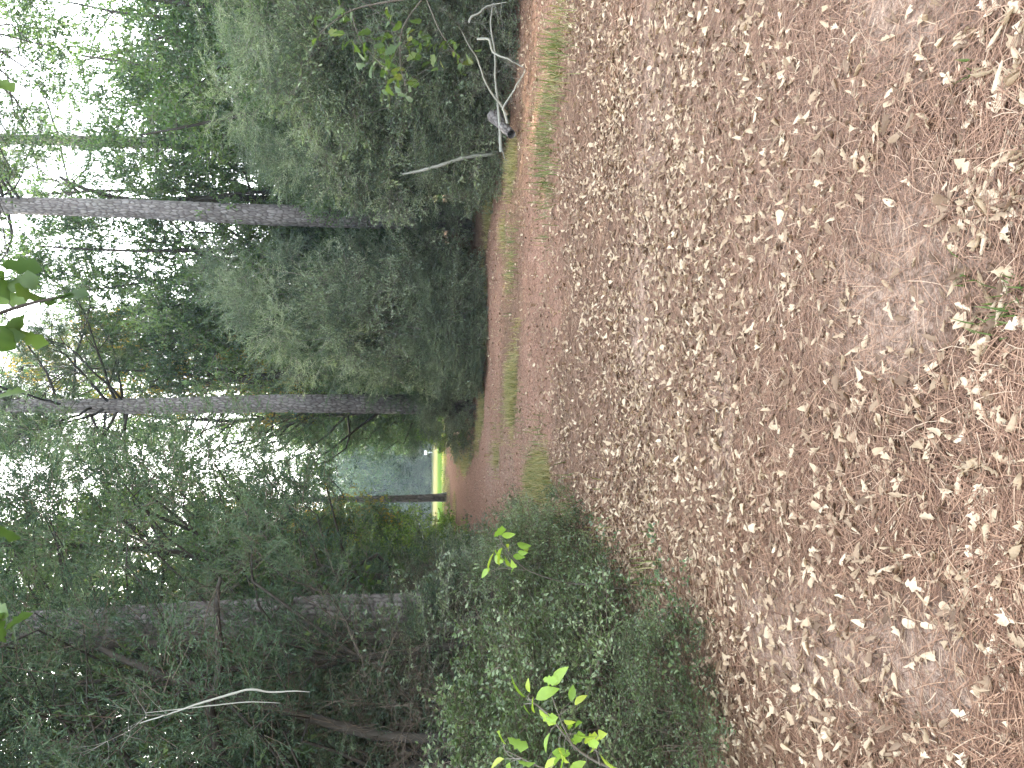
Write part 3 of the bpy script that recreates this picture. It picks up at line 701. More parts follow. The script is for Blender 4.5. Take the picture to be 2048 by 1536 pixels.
G_PINES = 'tall pines along the trail'
pine(1098, 905, 20.5, 47, 17, 'tall straight pine with grey plated bark rising from the right-hand hedge', lean=(.05, 0), seed=2, group=G_PINES, bz0=11)
pine(728, 905, 22.5, 41, 17, 'tall plated-bark pine at the left end of the hedge where the trail bends', lean=(0, 0), seed=5, group=G_PINES, bz0=9.5, boughs=34)
pine(1228, 905, 29, 31, 19, 'more distant straight pine trunk right of the tallest pine, half hidden by oaks', seed=9, sides=64, rows=360, group=G_PINES, bz0=13, pw=.12)
pine(302, 905, 9.0, 96, 15, 'thick pine with large scaly bark plates behind cedars at left', seed=12, group=G_PINES, sides=150, rows=620, pw=.085, ph=.12, depth=.02, bz0=8)
pine(541, 905, 44, 15, 13, 'slim distant pine standing beside the sunlit field', seed=15, sides=32, rows=120, group=G_PINES, pw=.14, ph=.25, bz0=5, boughs=22)

# plain dark trunks that the photo shows between the foliage
def bare_trunk(name, pts, radii, label, mat=M_BARK, cat='tree', sides=9, twigs=0, group=None):
    pts = np.array(pts, float); b = pts[0].copy(); e = empty(name, b); g = Geo()
    P = pts - b; s = np.r_[0, np.cumsum(np.linalg.norm(np.diff(P, axis=0), axis=1))]; t = np.linspace(0, s[-1], 5 * len(P))
    Q = np.stack([np.interp(t, s, P[:, i]) for i in range(3)], 1); rr = np.interp(t, s, radii)
    for _ in range(4): Q[1:-1] = (Q[:-2] + Q[2:]) * .25 + Q[1:-1] * .5
    Q[1:] += rng.normal(0, rr.mean() * .12, Q[1:].shape)
    tube(g, Q, rr * rng.uniform(.9, 1.1, len(rr)), sides, 0, .5)
    link('trunk', g.mesh('bare_trunk', [mat], True), e)
    if twigs:
        g = Geo(); kk = rng.integers(len(Q) // 3, len(Q), twigs); scatter(g, TW_BARE, Q[kk], dirmats(rng.normal(0, 1, (twigs, 3)) + [0, 0, .4]), rng.uniform(.5, 1.3, twigs) * (.5 if mat is M_DEAD else 1), rng.normal(.4, .1, twigs))
        tag(link('twigs', g.mesh('bare_twigs', [mat if mat is not M_BARK else M_DEADBR]), e), kind='stuff')
    tag(e, label, cat, group); return e
def pth(*uvd): return [at(*a) for a in uvd]
bare_trunk('bare_tree', pth((1118, 985, 23), (1122, 800, 23), (1135, 600, 23), (1140, 420, 23.2), (1128, 250, 23.4), (1180, 120, 23.8)), [.16, .15, .13, .11, .08, .04], 'dark crooked trunk standing just right of the tallest grey pine', twigs=30)
bare_trunk('bare_tree', pth((758, 980, 24), (770, 830, 24), (800, 740, 24), (790, 600, 24.4), (775, 440, 24.6), (760, 300, 25)), [.15, .16, .14, .13, .1, .06], 'dark knotted trunk just right of the bend pine', twigs=26)
bare_trunk('bare_tree', pth((255, 1150, 7.8), (256, 980, 7.8), (262, 700, 7.9), (250, 450, 8.0), (240, 200, 8.2), (238, -60, 8.4)), [.07, .067, .064, .06, .05, .045], 'slim dark trunk standing directly before the thick left pine', twigs=22)
bare_trunk('bare_tree', pth((20, 440, 6.6), (120, 415, 6.7), (175, 440, 6.8), (240, 440, 6.9), (330, 432, 7.1), (380, 440, 7.3)), [.05, .045, .04, .035, .025, .015], 'wavy dark cedar limb reaching sideways across the left thicket', cat='branch', twigs=16)
bare_trunk('bare_tree', pth((30, 1250, 6.6), (55, 950, 6.6), (60, 760, 6.7), (120, 560, 6.8), (180, 330, 7.0), (240, 200, 7.2)), [.05, .05, .045, .04, .035, .025], 'leaning dark cedar stem at far left', twigs=18)
bare_trunk('bare_tree', pth((110, 1220, 7.6), (130, 900, 7.6), (125, 600, 7.7), (150, 420, 7.9), (205, 290, 8.0), (235, 215, 8.1)), [.05, .048, .04, .038, .03, .02], 'second leaning cedar stem, right of the one at far left', twigs=18)

# pale dead wood
bare_trunk('dead_branch', pth((152, 620, 5.2), (155, 590, 5.2), (150, 540, 5.2), (160, 500, 5.2), (150, 470, 5.2), (130, 400, 5.2), (105, 330, 5.25), (90, 280, 5.3)), [.002, .004, .006, .008, .008, .007, .005, .003], 'long pale lichen-grey dead branch hanging in the left thicket', M_DEAD, 'branch', 6, 1)
bare_trunk('dead_branch', pth((130, 560, 5.25), (133, 500, 5.25), (128, 450, 5.3), (120, 380, 5.3), (110, 290, 5.3)), [.002, .0035, .0045, .004, .002], 'thinner pale dead branch just left of the long one', M_DEAD, 'branch', 5, 0)
bare_trunk('dead_stick', pth((1228, 990, 13.6), (1222, 930, 13.6), (1205, 880, 13.6), (1192, 830, 13.7), (1188, 805, 13.7)), [.035, .034, .03, .022, .012], 'pale leaning broken stem sticking up before the right hedge', M_DEAD, 'branch', 7, 3)  # dead pale stick standing upright, leaning
def twisty(u0, v0, u1, v1, d0, d1, r, label, n=7, tw=6, name='dead_branch'):
    pts = [at(u0 + (u1 - u0) * k / (n - 1) + rng.normal(0, 5), v0 + (v1 - v0) * k / (n - 1) + rng.normal(0, 4), d0 + (d1 - d0) * k / (n - 1)) for k in range(n)]
    return bare_trunk(name, pts, np.linspace(r, r * .3, n), label, M_DEAD, 'branch', 6, tw)
twisty(1240, 1000, 1530, 985, 12.2, 11.2, .028, 'longest grey fallen branch arching along the hedge foot at right')
twisty(1290, 1020, 1480, 920, 11.8, 11.0, .022, 'grey dead branch rising to the right from the fallen log')
twisty(1310, 1010, 1400, 1050, 11.4, 10.4, .02, 'grey dead branch pointing towards the trail under the oak leaves')
twisty(1450, 960, 1400, 1040, 11.0, 10.2, .02, 'forked grey dead branch low at the right edge grass')
twisty(1500, 930, 1536, 1010, 10.8, 10.6, .018, 'dead twiggy branch at the right edge above the grass')
twisty(1170, 1035, 1240, 1000, 12.6, 12.6, .014, 'thin dead stick lying by the foot of the pale stem')
# fallen log
g = Geo(); a0 = at(1305, 985, 12.5); a1 = at(1258, 1012, 11.6); a0[2] = gh(a0[0], a0[1]) + .32; a1[2] = gh(a1[0], a1[1]) + .12
Vl, Fl, Tl, _ = plated_trunk([(0, 0, 0), (0, 0, .5), (0.03, 0, 1.0)], .085, .06, 40, 60, .06, .16, .016, 33)
g.add(Vl, Fl, 0, Tl); e = link('fallen_log', g.mesh('fallen_log', [M_PINEBARK], True)); e.location = a0
e.rotation_euler = Vector(a1 - a0).to_track_quat('Z', 'Y').to_euler()
tag(e, 'short grey rotting log end lying under dead branches at right', 'log')

# ------------------------------------------------------------------ right-hand hedge and woods
GH = 'shrubs of the right-hand hedge'
hedge = [  # species, u, vtop, d, width, label
 ('juniper', 1525, 400, 13.8, 1.8, 'grey-green feathery cedar at the right edge behind the dead branches'),
 ('yaupon', 1430, 560, 14.0, 1.7, 'grey-green shrub behind the lobed oak sapling'),
 ('juniper', 1340, 430, 15.4, 1.6, 'grey-green feathery cedar behind the fallen log'),
 ('yaupon', 1255, 640, 15.4, 1.3, 'shrub behind the pale leaning broken stem'),
 ('juniper', 1225, 520, 16.8, 1.0, 'feathery cedar between the broken stem and the tallest pine'),
 ('juniper', 962, 420, 19.6, 1.3, 'full feathery cedar directly left of the tallest pine'),
 ('yaupon', 960, 640, 18.8, 1.3, 'rounded shrub left of the tallest pine'),
 ('juniper', 905, 470, 19.4, 1.6, 'feathery cedar in the middle of the hedge between the two grey pines'),
 ('yaupon', 862, 660, 18.8, 1.2, 'shrub right of the bend pine, reaching over the trail'),
 ('juniper', 838, 560, 20.4, 1.1, 'pale feathery cedar on the right side of the bend pine'),
 ('yaupon', 722, 915, 20.9, .6, 'low blue-green shrub covering the foot of the bend pine'),
 ('yaupon', 1085, 925, 19.4, .55, 'low shrub hiding the foot of the tallest pine'),
 ('yaupon', 1490, 800, 12.8, 1.0, 'low shrub at the right edge by the dark gap'),
 ('yaupon', 1205, 840, 15.8, .5, 'low shrub at hedge foot right of the tallest pine'),
 ('juniper', 995, 800, 18.4, .5, 'small feathery cedar at hedge foot left of the tallest pine'),
 ('yaupon', 955, 850, 18.2, .9, 'low shrub at hedge foot left of the small feathery cedar'),
 ('juniper', 890, 800, 18.2, 1.1, 'small feathery cedar at hedge foot halfway between the two pines'),
 ('yaupon', 690, 900, 22.0, .8, 'lowest shrub where the hedge ends at the trail bend'),
 ('yaupon', 1290, 830, 14.0, .9, 'low dark shrub directly above the fallen log'),
 ('yaupon', 1390, 820, 13.2, 1.0, 'low shrub under the lobed oak sapling'),
 ('yaupon', 1500, 880, 12.2, .6, 'knee-high shrub at the right edge'), ('yaupon', 1215, 900, 15.2, .7, 'knee-high shrub left of the broken stem'),
 ('yaupon', 930, 890, 17.9, .8, 'knee-high shrub leaning out of the mid hedge'), ('juniper', 840, 880, 18.0, .8, 'knee-high feathery cedar right of the bend pine'),
 ('yaupon', 800, 900, 18.8, .6, 'knee-high shrub closest to the bend pine, on its right')]
for sp_, u, vt, d, wd, lb in hedge: tree_at(sp_, u, vt, d, wd, lb, GH)
G2 = 'oaks behind the right-hand hedge'
for u, vt, d, wd, sp_, lb in [
 (1530, 20, 19, 3.1, 'broad', 'dense leafy oak filling the upper right corner'),
 (1430, 100, 21, 2.8, 'broad', 'leafy oak left of the corner oak'),
 (1350, 250, 18.5, 2.2, 'broad', 'shorter oak under the open sky gap at right'),
 (1290, 150, 25, 2.0, 'airy', 'open-crowned oak right of the distant pine trunk'),
 (1180, 20, 27, 2.6, 'airy', 'airy oak between the tallest pine and the distant pine'),
 (1175, 260, 22.5, 2.2, 'broad', 'rounded oak crown right beside the tallest pine'),
 (1030, 20, 23, 2.6, 'broad', 'tall leafy oak just left of the tallest pine'),
 (960, 130, 24, 2.5, 'broad', 'leafy oak in the middle of the view'),
 (895, 220, 24, 2.3, 'broad', 'oak whose crown slopes down from the middle'),
 (830, 290, 25, 2.0, 'airy', 'thin oak right of the bend pine'),
 (1440, 420, 16.5, 2.0, 'broad', 'oak sapling thicket above the right shrubs'),
 (1260, 470, 17.6, 1.8, 'cedar', 'grey-green cedar above the broken stem'),
 (1045, 380, 22.5, 1.6, 'cedar', 'cedar squeezed left of the tallest pine'),
 (920, 430, 21, 1.9, 'cedar', 'dark cedar over the middle of the hedge'),
 (830, 520, 22, 1.7, 'cedar', 'dark cedar over the left end of the hedge')]:
    tree_at(sp_, u, vt, d, wd, lb, G2)
for sp_, u, vt, d, wd, lb in [('tallbroad', 1045, 60, 24.5, 2.5, 'dense oak crown left of the tallest pine, second row'), ('tallbroad', 945, 150, 26, 2.6, 'dense oak crown over the middle of the hedge, second row'), ('tallbroad', 865, 230, 27, 2.4, 'dense oak crown sloping towards the bend pine, second row'),
     ('tallbroad', 1215, 240, 24, 2.3, 'dense oak crown around the distant pine trunk'), ('tallbroad', 1330, 290, 23, 2.4, 'dense oak crown under the sky gap at right, second row'), ('tallbroad', 1480, 60, 23, 2.8, 'dense oak crown filling the upper right corner, second row')]:
    tree_at(sp_, u, vt, d, wd, lb, G2)
# oak sapling with lobed leaves hanging over the hedge foot at right
def biglobe(L, W, k=1):
    kx, kw = ([0, .1, .25, .36, .52, .62, .78, .9, 1], [.06, .2, .62, .3, .95, .5, 1.0, .5, .08]) if k else ([0, .15, .4, .65, .85, 1], [.06, .6, 1, .85, .45, .03])
    s = np.linspace(0, 1, 11); w_ = np.interp(s, kx, kw) * W / 2; V = np.zeros((11, 3, 3)); V[:, :, 0] = (s * L)[:, None]
    V[:, 0, 1] = -w_; V[:, 2, 1] = w_; V[:, [0, 2], 2] = (w_ * .35)[:, None]; V[:, :, 2] -= (.25 * L * s ** 2)[:, None]
    i = np.arange(10)[:, None] * 3; j = np.arange(2)[None]; q = np.stack([i + j, i + j + 1, i + j + 4, i + j + 3], -1).reshape(-1, 4)
    return V.reshape(-1, 3), np.concatenate([q[:, [0, 1, 2]], q[:, [0, 2, 3]]])
LOBE = [biglobe(.14, .095), biglobe(.12, .08), biglobe(.15, .1)]
OVAL = [biglobe(.12, .06, 0), biglobe(.1, .055, 0), biglobe(.14, .075, 0)]
def leaf_meshes(tmpl, mat, tints): 
    out = []
    for V, F in tmpl:
        for t in tints:
            g = Geo(); g.add(V, F, 0, t + rng.normal(0, .03, len(V))); out.append(g.mesh('leaf', [mat], True))
    return out
LM_OAK = leaf_meshes(LOBE, L_OAK, [.2, .4, .5, .66]); LM_SASS = leaf_meshes(OVAL + [LOBE[1]], L_SASS, [.2, .5, .8])
LM_YEL = leaf_meshes(LOBE[:2], L_YELLOW, [.6, .9])
def leafy(name, root, stems_, leaves, meshes, label, cat, size=1.0, stemr=.006, group=None, spread=.5, mat=M_TWIG, pick=None):
    """sapling/branch: stems are polylines of world points, leaves are world points, each leaf its own part"""
    e = empty(name, root); g = Geo(); root = np.array(root)
    nodes = []
    for P, r in stems_:
        P = np.array(P) - root; s = np.linspace(0, len(P) - 1, 4 * len(P)); Q = np.stack([np.interp(s, np.arange(len(P)), P[:, i]) for i in range(3)], 1)
        for _ in range(3): Q[1:-1] = (Q[:-2] + Q[2:]) * .25 + Q[1:-1] * .5
        tube(g, Q, np.linspace(r, r * .4, len(Q)), 6, 0, .5); nodes.append(Q)
    nodes = np.concatenate(nodes)
    for q in leaves:
        q = np.array(q) - root; k = np.argmin(np.linalg.norm(nodes - q, axis=1)); b = nodes[k]; dv = q - b; l = np.linalg.norm(dv)
        tube(g, [b, (b + q) / 2 + [0, 0, .01], q], [.0022, .0017, .0012], 4, 0, .6)
        o = link('leaf', meshes[int(rng.integers(0, len(meshes)))] if pick is None else pick(), e); o.location = q
        dd = nrm(dv + rng.normal(0, spread, 3) * max(l, .06) * .8 + np.array([0, 0, -.02])); x_, y_, z_ = dirmats(dd[None])[0].T
        mm = Matrix(((x_[0], y_[0], z_[0]), (x_[1], y_[1], z_[1]), (x_[2], y_[2], z_[2]))); o.rotation_euler = mm.to_euler()
        s = size * rng.uniform(.75, 1.2); o.scale = (s, s, s)
    link('stem', g.mesh('stem', [mat], True), e); tag(e, label, cat, group); return e

SD = 10.4
lv = []
for cu_, cv_, k in [(1455, 700, 7), (1420, 735, 9), (1385, 790, 9), (1400, 770, 8), (1430, 830, 8), (1410, 870, 9), (1440, 900, 8), (1412, 925, 9), (1465, 850, 7), (1490, 780, 8), (1365, 800, 5), (1475, 655, 8), (1500, 700, 7), (1350, 815, 4), (1440, 770, 8), (1455, 810, 8)]:
    for _ in range(k): lv.append(at(cu_ + rng.normal(0, 14), cv_ + rng.normal(0, 14), SD + rng.normal(0, .25)))
b0 = at(1540, 1030, 10.9); b0[2] = gh(b0[0], b0[1])
leafy('oak_sapling', b0, [([b0, at(1545, 850, 10.7), at(1520, 700, 10.6), at(1470, 640, 10.5)], .018), ([at(1545, 850, 10.7), at(1480, 800, 10.5), at(1400, 800, 10.4), at(1355, 815, 10.4)], .01),
    ([at(1545, 850, 10.7), at(1470, 880, 10.5), at(1410, 925, 10.4)], .009), ([at(1520, 700, 10.6), at(1450, 720, 10.5), at(1390, 780, 10.4)], .009)], lv, LM_OAK,
    'young oak with lobed olive-green leaves hanging in front of the right hedge', 'sapling', 1.15, spread=1.0)

# woods behind, both sides (trees only partly seen)
GB = 'trees in the woods behind'
bw = 0
for u, vt, d, wd, sp_ in [(1560, 60, 27, 3, 'broad'), (1470, 250, 27, 2.8, 'broad'), (1380, 400, 26, 2.6, 'broad'), (1240, 430, 30, 2.8, 'broad'), (1330, 480, 32, 2.8, 'cedar'), (1110, 470, 30, 2.8, 'broad'), (1000, 470, 31, 2.8, 'broad'),
      (900, 500, 32, 2.8, 'broad'), (820, 560, 32, 2.6, 'broad'), (750, 480, 34, 2.6, 'cedar'), (1180, 560, 36, 3, 'cedar'), (1050, 560, 37, 3, 'broad'), (950, 580, 38, 3, 'cedar'), (1420, 560, 36, 3, 'broad'), (1530, 520, 36, 3, 'cedar'), (860, 600, 40, 3, 'broad'), (780, 620, 40, 3, 'broad')]:
    bw += 1; rel = 'behind the right end of the hedge' if u > 1300 else ('behind the tallest pine' if u > 1000 else 'behind the bend pine')
    tree_at(sp_, u, vt, d, wd, f'{"dark cedar" if sp_ == "cedar" else "leafy oak"} deep in the woods {rel}', GB + ' ' + rel[7:])
# off-frame right and back: unseen trees and shrubs added to shade the trail
for k in range(56):
    x = rng.uniform(10.5, 24); y = -10 + 46 * (k + rng.random()) / 56
    if x < 0.52 * y + 1.5: x = 0.52 * y + rng.uniform(1.5, 8)
    sp_ = ['broad', 'broad', 'cedar'][k % 3]
    plant(sp_, x, y, rng.uniform(9, 13), rng.uniform(3, 4), 'light-blocking tree added outside the right side of the view to shade the trail', 'added shade trees right of the view')
for k in range(30):
    y = -9 + 44 * k / 30; x = max(10.0, 0.55 * y + 2.5) + rng.uniform(0, 1.2)
    plant('yaupon', x, y, rng.uniform(3.8, 5), rng.uniform(2.2, 2.8), 'light-blocking shrub added outside the right side of the view', 'added shade shrubs right of the view')
    plant('broad', x + 1.6, y + .7, rng.uniform(7, 9), rng.uniform(3, 3.6), 'light-blocking tree added outside the right side of the view to shade the trail', 'added shade trees right of the view')

# ------------------------------------------------------------------ centre and left
GL = 'cedars of the left-hand woods'
for sp_, x, y, H, wd, lb in [
 ('tallcedar', -3.3, 12.2, 9.5, 2.9, 'high-crowned cedar reaching over the trail bend from the left'),
 ('tallcedar', -2.9, 10.0, 8.4, 2.2, 'cedar whose boughs hang just above the right-hand lime sapling'),
 ('tallcedar', -3.9, 15.0, 12.5, 3.0, 'tallest cedar of the left side, seen against sky beyond the bend'),
 ('tallcedar', -6.3, 20.0, 15, 3.4, 'tall cedar farther along the left side of the trail'),
 ('tallcedar', -7.2, 27.0, 17, 3.6, 'tall cedar on the left before the field opening'),
 ('tallcedar', -4.0, 8.6, 8.0, 2.1, 'dark cedar crown over the thick left pine'),
 ('tallcedar', -2.47, 7.4, 7.6, 1.35, 'cedar hanging its boughs before the thick left pine'),
 ('tallcedar', -3.4, 7.0, 6.6, 1.6, 'cedar wrapped round the slim dark trunk at left'),
 ('cedar', -4.6, 9.8, 9.5, 2.0, 'cedar with dense dark crown in the upper left'),
 ('tallcedar', -3.9, 6.3, 7.2, 1.9, 'cedar left of the leaning stems'),
 ('cedar', -5.2, 7.6, 8.0, 1.6, 'cedar at the far left edge of the view'),
 ('tallcedar', -0.6, 25.5, 14.5, 2.4, 'tall cedar whose feathery crown reaches left of the bend pine'),
 ('highbroad', -0.7, 29, 15, 3.6, 'high-crowned oak spreading over the far trail from behind the bend pine'),
 ('highbroad', -7.6, 30, 17, 4.0, 'high-crowned oak spreading over the far trail from the left'),
 ('highbroad', -6.2, 18, 12, 3.4, 'high-crowned oak behind the bend cedars on the left'),
 ('highbroad', -9.0, 40, 20, 4.4, 'tall high-crowned oak on the left before the field'),
 ('highbroad', -0.3, 43, 19, 3.8, 'tall high-crowned oak on the right before the field'),
 ('highbroad', -4.6, 10.8, 11, 2.8, 'high-crowned oak above the thick left pine'),
 ('highbroad', 0.5, 37, 21, 4.0, 'tallest high-crowned oak behind the bend pine'),
 ('highbroad', -8.4, 34, 21, 4.3, 'tallest high-crowned oak left of the far trail'),
 ('tallcedar', -4.4, 17, 15, 3.2, 'tall cedar rising over the left side of the bend'),
 ('tallcedar', -0.9, 30, 19, 2.8, 'slender tall cedar filling the sky gap beside the bend pine'),
 ('tallcedar', 0.4, 33, 17, 3.0, 'taller cedar behind the bend pine'),
 ('cedar', -1.2, 33.5, 9.0, 2.0, 'feathery cedar left of the bend pine, beside the far trail')]:
    plant(sp_, x, y, H, wd, lb, GL)
GT = 'bare brown thickets on the left'
for u, vt, d, wd, lb in [(40, 620, 7.4, 1.0, 'brown bare-twig thicket at the far left'), (190, 700, 9.6, .9, 'brown thicket left of the slim dark trunk'), (350, 820, 10.4, .5, 'twiggy thicket right of the thick pine')]:
    tree_at('thicket', u, vt, d, wd, lb, GT)
for sp_, u, vt, d, wd, lb in [('yaupon', 60, 700, 7.9, 1.3, 'dull green shrub behind the brown thicket at far left'), ('yaupon', 170, 780, 8.6, 1.1, 'dull green shrub behind the slim dark trunk'), ('yaupon', 325, 780, 12.5, 1.0, 'green shrub right of the thick pine foot'),
    ('cedar', 110, 420, 9.2, 1.5, 'low dark cedar behind the leaning stems'), ('cedar', -10, 380, 7.6, 1.3, 'low dark cedar at the left edge of the view'), ('cedar', 325, 480, 12.6, .9, 'cedar right of the thick pine reaching to the ground'), ('yaupon', 250, 820, 10.4, 1.0, 'dull green shrub between the slim trunk and the thick pine'),
    ('cedar', 200, 560, 11.5, 1.4, 'low dark cedar seen past the slim dark trunk'), ('broad', 30, 640, 10.5, 1.7, 'leafy sapling in the far-left thicket'), ('light', 335, 700, 14.5, .8, 'light green sapling right of the thick pine')]:
    tree_at(sp_, u, vt, d, wd, lb, 'shrubs of the left thicket')
GSM = 'low small-leaved bushes left of the trail'
for u, vb, vt, wd, lb in [(40, 1320, 1010, .85, 'small-leaved bush at the far left edge of the trail'), (120, 1275, 1000, .78, 'small-leaved bush under the lime-leaved sapling'), (200, 1240, 1060, .62, 'small-leaved bush left of the slim trunk foot'),
     (60, 1390, 1240, .48, 'low leafy mat spreading nearest the viewer at left'), (150, 1350, 1230, .42, 'low leafy mat beside the dry leaves at left'),
     (290, 1180, 1060, .6, 'small-leaved bush in front of the slim trunk foot'),
     (350, 1150, 990, .6, 'small-leaved bush in front of the thick pine'), (410, 1130, 965, .5, 'small-leaved bush under the right-hand lime sapling'), (462, 1110, 985, .42, 'small-leaved bush at the tip of the left hedge'),
     (490, 1060, 1010, .35, 'last low bush where the left hedge meets the trail bend'), (330, 1080, 940, .7, 'small-leaved bush against the foot of the thick pine'), (20, 1250, 930, 1.0, 'tall small-leaved bush behind the far-left one'), (130, 1210, 940, .9, 'tall small-leaved bush behind the lime-leaved sapling'), (225, 1170, 1010, .6, 'small-leaved bush between the slim trunk and leaning stems')]:
    p = gp(u, vb + 40); d = p[1]; tp = at(u, vt, d); plant('small', p[0], d, max(.3, tp[2]), wd, lb, GSM)
for u, vt, d, wd, sp_, lb in [
 (425, 690, 33, 1.6, 'light', 'light green young tree beside the far path, before the slim distant pine'),
 (360, 640, 19, 1.3, 'light', 'pale sunlit young tree behind the left hedge'),
 (330, 660, 17, 1.6, 'light', 'light green young tree seen past the thick pine'),
 (385, 640, 27, 1.9, 'light', 'light green young tree left of the slim distant pine'),
 (360, 800, 13.5, .7, 'light', 'small-leaved green young tree at the left side of the path bend'),
 (682, 850, 24.5, .8, 'light', 'yellow-green bush at the trail mouth left of the bend pine'),
 (668, 868, 28, .5, 'light', 'small bright bush tip beside the field opening'),
 (375, 300, 24, 2.2, 'sunlit_yellow', 'oak with leaves coloured sunlit yellow far behind the cedars'),
 (180, 330, 17, 2.2, 'sunlit_yellow', 'oak with leaves coloured sunlit yellow glimpsed behind the left cedars'),
 (80, 420, 16, 2.0, 'sunlit_yellow', 'oak coloured sunlit yellow glimpsed behind the far-left cedars'),
 (800, -20, 26, 1.7, 'sunlit_yellow', 'oak top coloured sunlit yellow right of the bend pine')]:
    tree_at(sp_, u, vt, d, wd, lb, 'lighter trees around the trail mouth' if sp_ == 'light' else 'oaks coloured sunlit yellow')
bw = 0
for u, vt, d, wd, sp_ in [(345, 300, 30, 3, 'broad'), (320, 350, 26, 3, 'cedar'), (280, 350, 22, 2.8, 'broad'), (180, 420, 20, 2.8, 'broad'), (80, 380, 19, 2.8, 'cedar'), (-20, 300, 18, 2.8, 'broad'), (400, 300, 52, 3.8, 'broad'), (370, 330, 47, 3.8, 'cedar'), (735, 380, 50, 3.6, 'broad'), (760, 430, 60, 4, 'cedar'), (560, 560, 100, 5, 'broad'), (640, 540, 101, 5, 'broad'),
      (360, 480, 40, 3.4, 'broad'), (330, 480, 34, 3.2, 'broad'), (220, 500, 30, 3.2, 'cedar'), (120, 520, 27, 3, 'broad'), (20, 520, 26, 3, 'broad'), (742, 480, 44, 3.0, 'broad'), (775, 540, 58, 3.6, 'cedar'), (270, 300, 15, 1.6, 'broad'), (250, 200, 14, 1.8, 'airy'), (100, 120, 12.5, 1.9, 'airy')]:
    rel = 'beyond the trail bend' if u > 450 else ('behind the thick left pine' if u > 200 else 'behind the far-left cedars')
    tree_at(sp_, u, vt, d, wd, f'{"dark cedar" if sp_ == "cedar" else ("thin oak" if sp_ == "airy" else "leafy oak")} in the woods {rel}', 'woods ' + rel)
# treeline beyond the field
for k in range(26):
    x = -46 + k * 3.0 + rng.normal(0, .8); y = 100 + rng.uniform(0, 14); H = rng.uniform(11, 16)
    side = 'left' if x < -14 else 'right' if x > -4 else 'middle'
    plant(['broad', 'cedar', 'broad'][k % 3], x, y, H, rng.uniform(3.2, 4.4), f'dark {"cedar" if k % 3 == 1 else "oak"} in the {side} of the treeline beyond the sunlit field', f'treeline beyond the field, {side}')
for k in range(10):
    x = -40 + k * 4 + rng.normal(0, .8); plant('broad', x, 120 + rng.uniform(0, 8), rng.uniform(13, 17), 4.6, 'oak in the back row of the treeline beyond the field', 'treeline beyond the field, back row')
for k in range(17):
    plant('tallbroad', -36 + k * 2.7, 109 + rng.uniform(0, 6), rng.uniform(13, 16), 4.6, 'dense oak in the middle row of the treeline beyond the field', 'treeline beyond the field, middle row')
for k in range(20):
    x = -30 + k * 1.9; plant('yaupon', x, 98.5 + rng.uniform(0, 1.5), rng.uniform(4, 6), rng.uniform(2, 2.8), 'dark shrub along the foot of the treeline beyond the field', 'shrubs along the far treeline')
for x, y, H, wd, lb in [(-13.5, 54, 17, 3.6, 'big dark oak at the left corner of the sunlit field'), (-11.8, 48, 14, 3.0, 'dark oak left of the slim distant pine'), (1.6, 49, 15, 3.6, 'big dark oak behind the bend pine at the field corner'), (0.9, 41, 12, 2.8, 'dark oak just behind the bend pine'),
   (2.5, 70, 18, 4.5, 'tall oak rising over the right part of the treeline'), (-9.5, 103, 19, 6, 'tallest oak in the middle of the treeline'), (-15, 102, 18, 6, 'tall oak over the left part of the treeline'), (-1.5, 103, 19, 6, 'broad oak closing the treeline at right')]:
    plant('broad' if y < 80 else 'tallbroad', x, y, H, wd, lb, 'oaks around the sunlit field')
# off-view trees added to shade the trail from the left
for k in range(44):
    y = -2 + k * 1.25; x = hx(HEDGE_L, y) - 3.0 - rng.uniform(0, 9)
    if y > 10: x = min(x, -0.5 * y - 2.2)
    else: x = min(x, -5.5)
    plant(['tallbroad', 'cedar', 'broad'][k % 3], x, y, rng.uniform(9, 14), rng.uniform(2.8, 3.6), 'light-blocking tree added in the left-hand woods outside the view', 'added shade trees left of the view')

# white marker box in the field
g = Geo(); 
def box(G, c, s, tint=.5, slot=0):
    c = np.array(c); s = np.array(s) / 2; V = np.array([[x, y, z] for x in (-1, 1) for y in (-1, 1) for z in (-1, 1)]) * s + c
    F = [[0, 1, 3], [0, 3, 2], [4, 6, 7], [4, 7, 5], [0, 4, 5], [0, 5, 1], [2, 3, 7], [2, 7, 6], [0, 2, 6], [0, 6, 4], [1, 5, 7], [1, 7, 3]]; G.add(V, F, slot, tint)
mw, tw_ = newmat('white_paint'); b = N(tw_, 'ShaderNodeBsdfPrincipled'); b.inputs['Base Color'].default_value = (.8, .8, .78, 1); b.inputs['Roughness'].default_value = .5
nz = N(tw_, 'ShaderNodeTexNoise'); nz.inputs['Scale'].default_value = 6; rp = ramp(tw_, [(.3, (.7, .7, .67)), (.6, (.82, .82, .8))]); tw_.links.new(nz.outputs[0], rp.inputs[0]); tw_.links.new(rp.outputs[0], b.inputs['Base Color'])
oo = N(tw_, 'ShaderNodeOutputMaterial'); tw_.links.new(b.outputs[0], oo.inputs['Surface'])
pw_ = at(631, 863, 92); zz = gh(pw_[0], 92)
e = empty('field_marker', (pw_[0], 92, zz)); g = Geo(); box(g, (0, 0, .3), (.12, .12, .6)); link('post', g.mesh('post', [mw]), e)
g = Geo(); box(g, (0, 0, .75), (.5, .3, .35)); link('box', g.mesh('marker_box', [mw]), e)
tag(e, 'small white box on a post at the far edge of the sunlit field', 'marker')

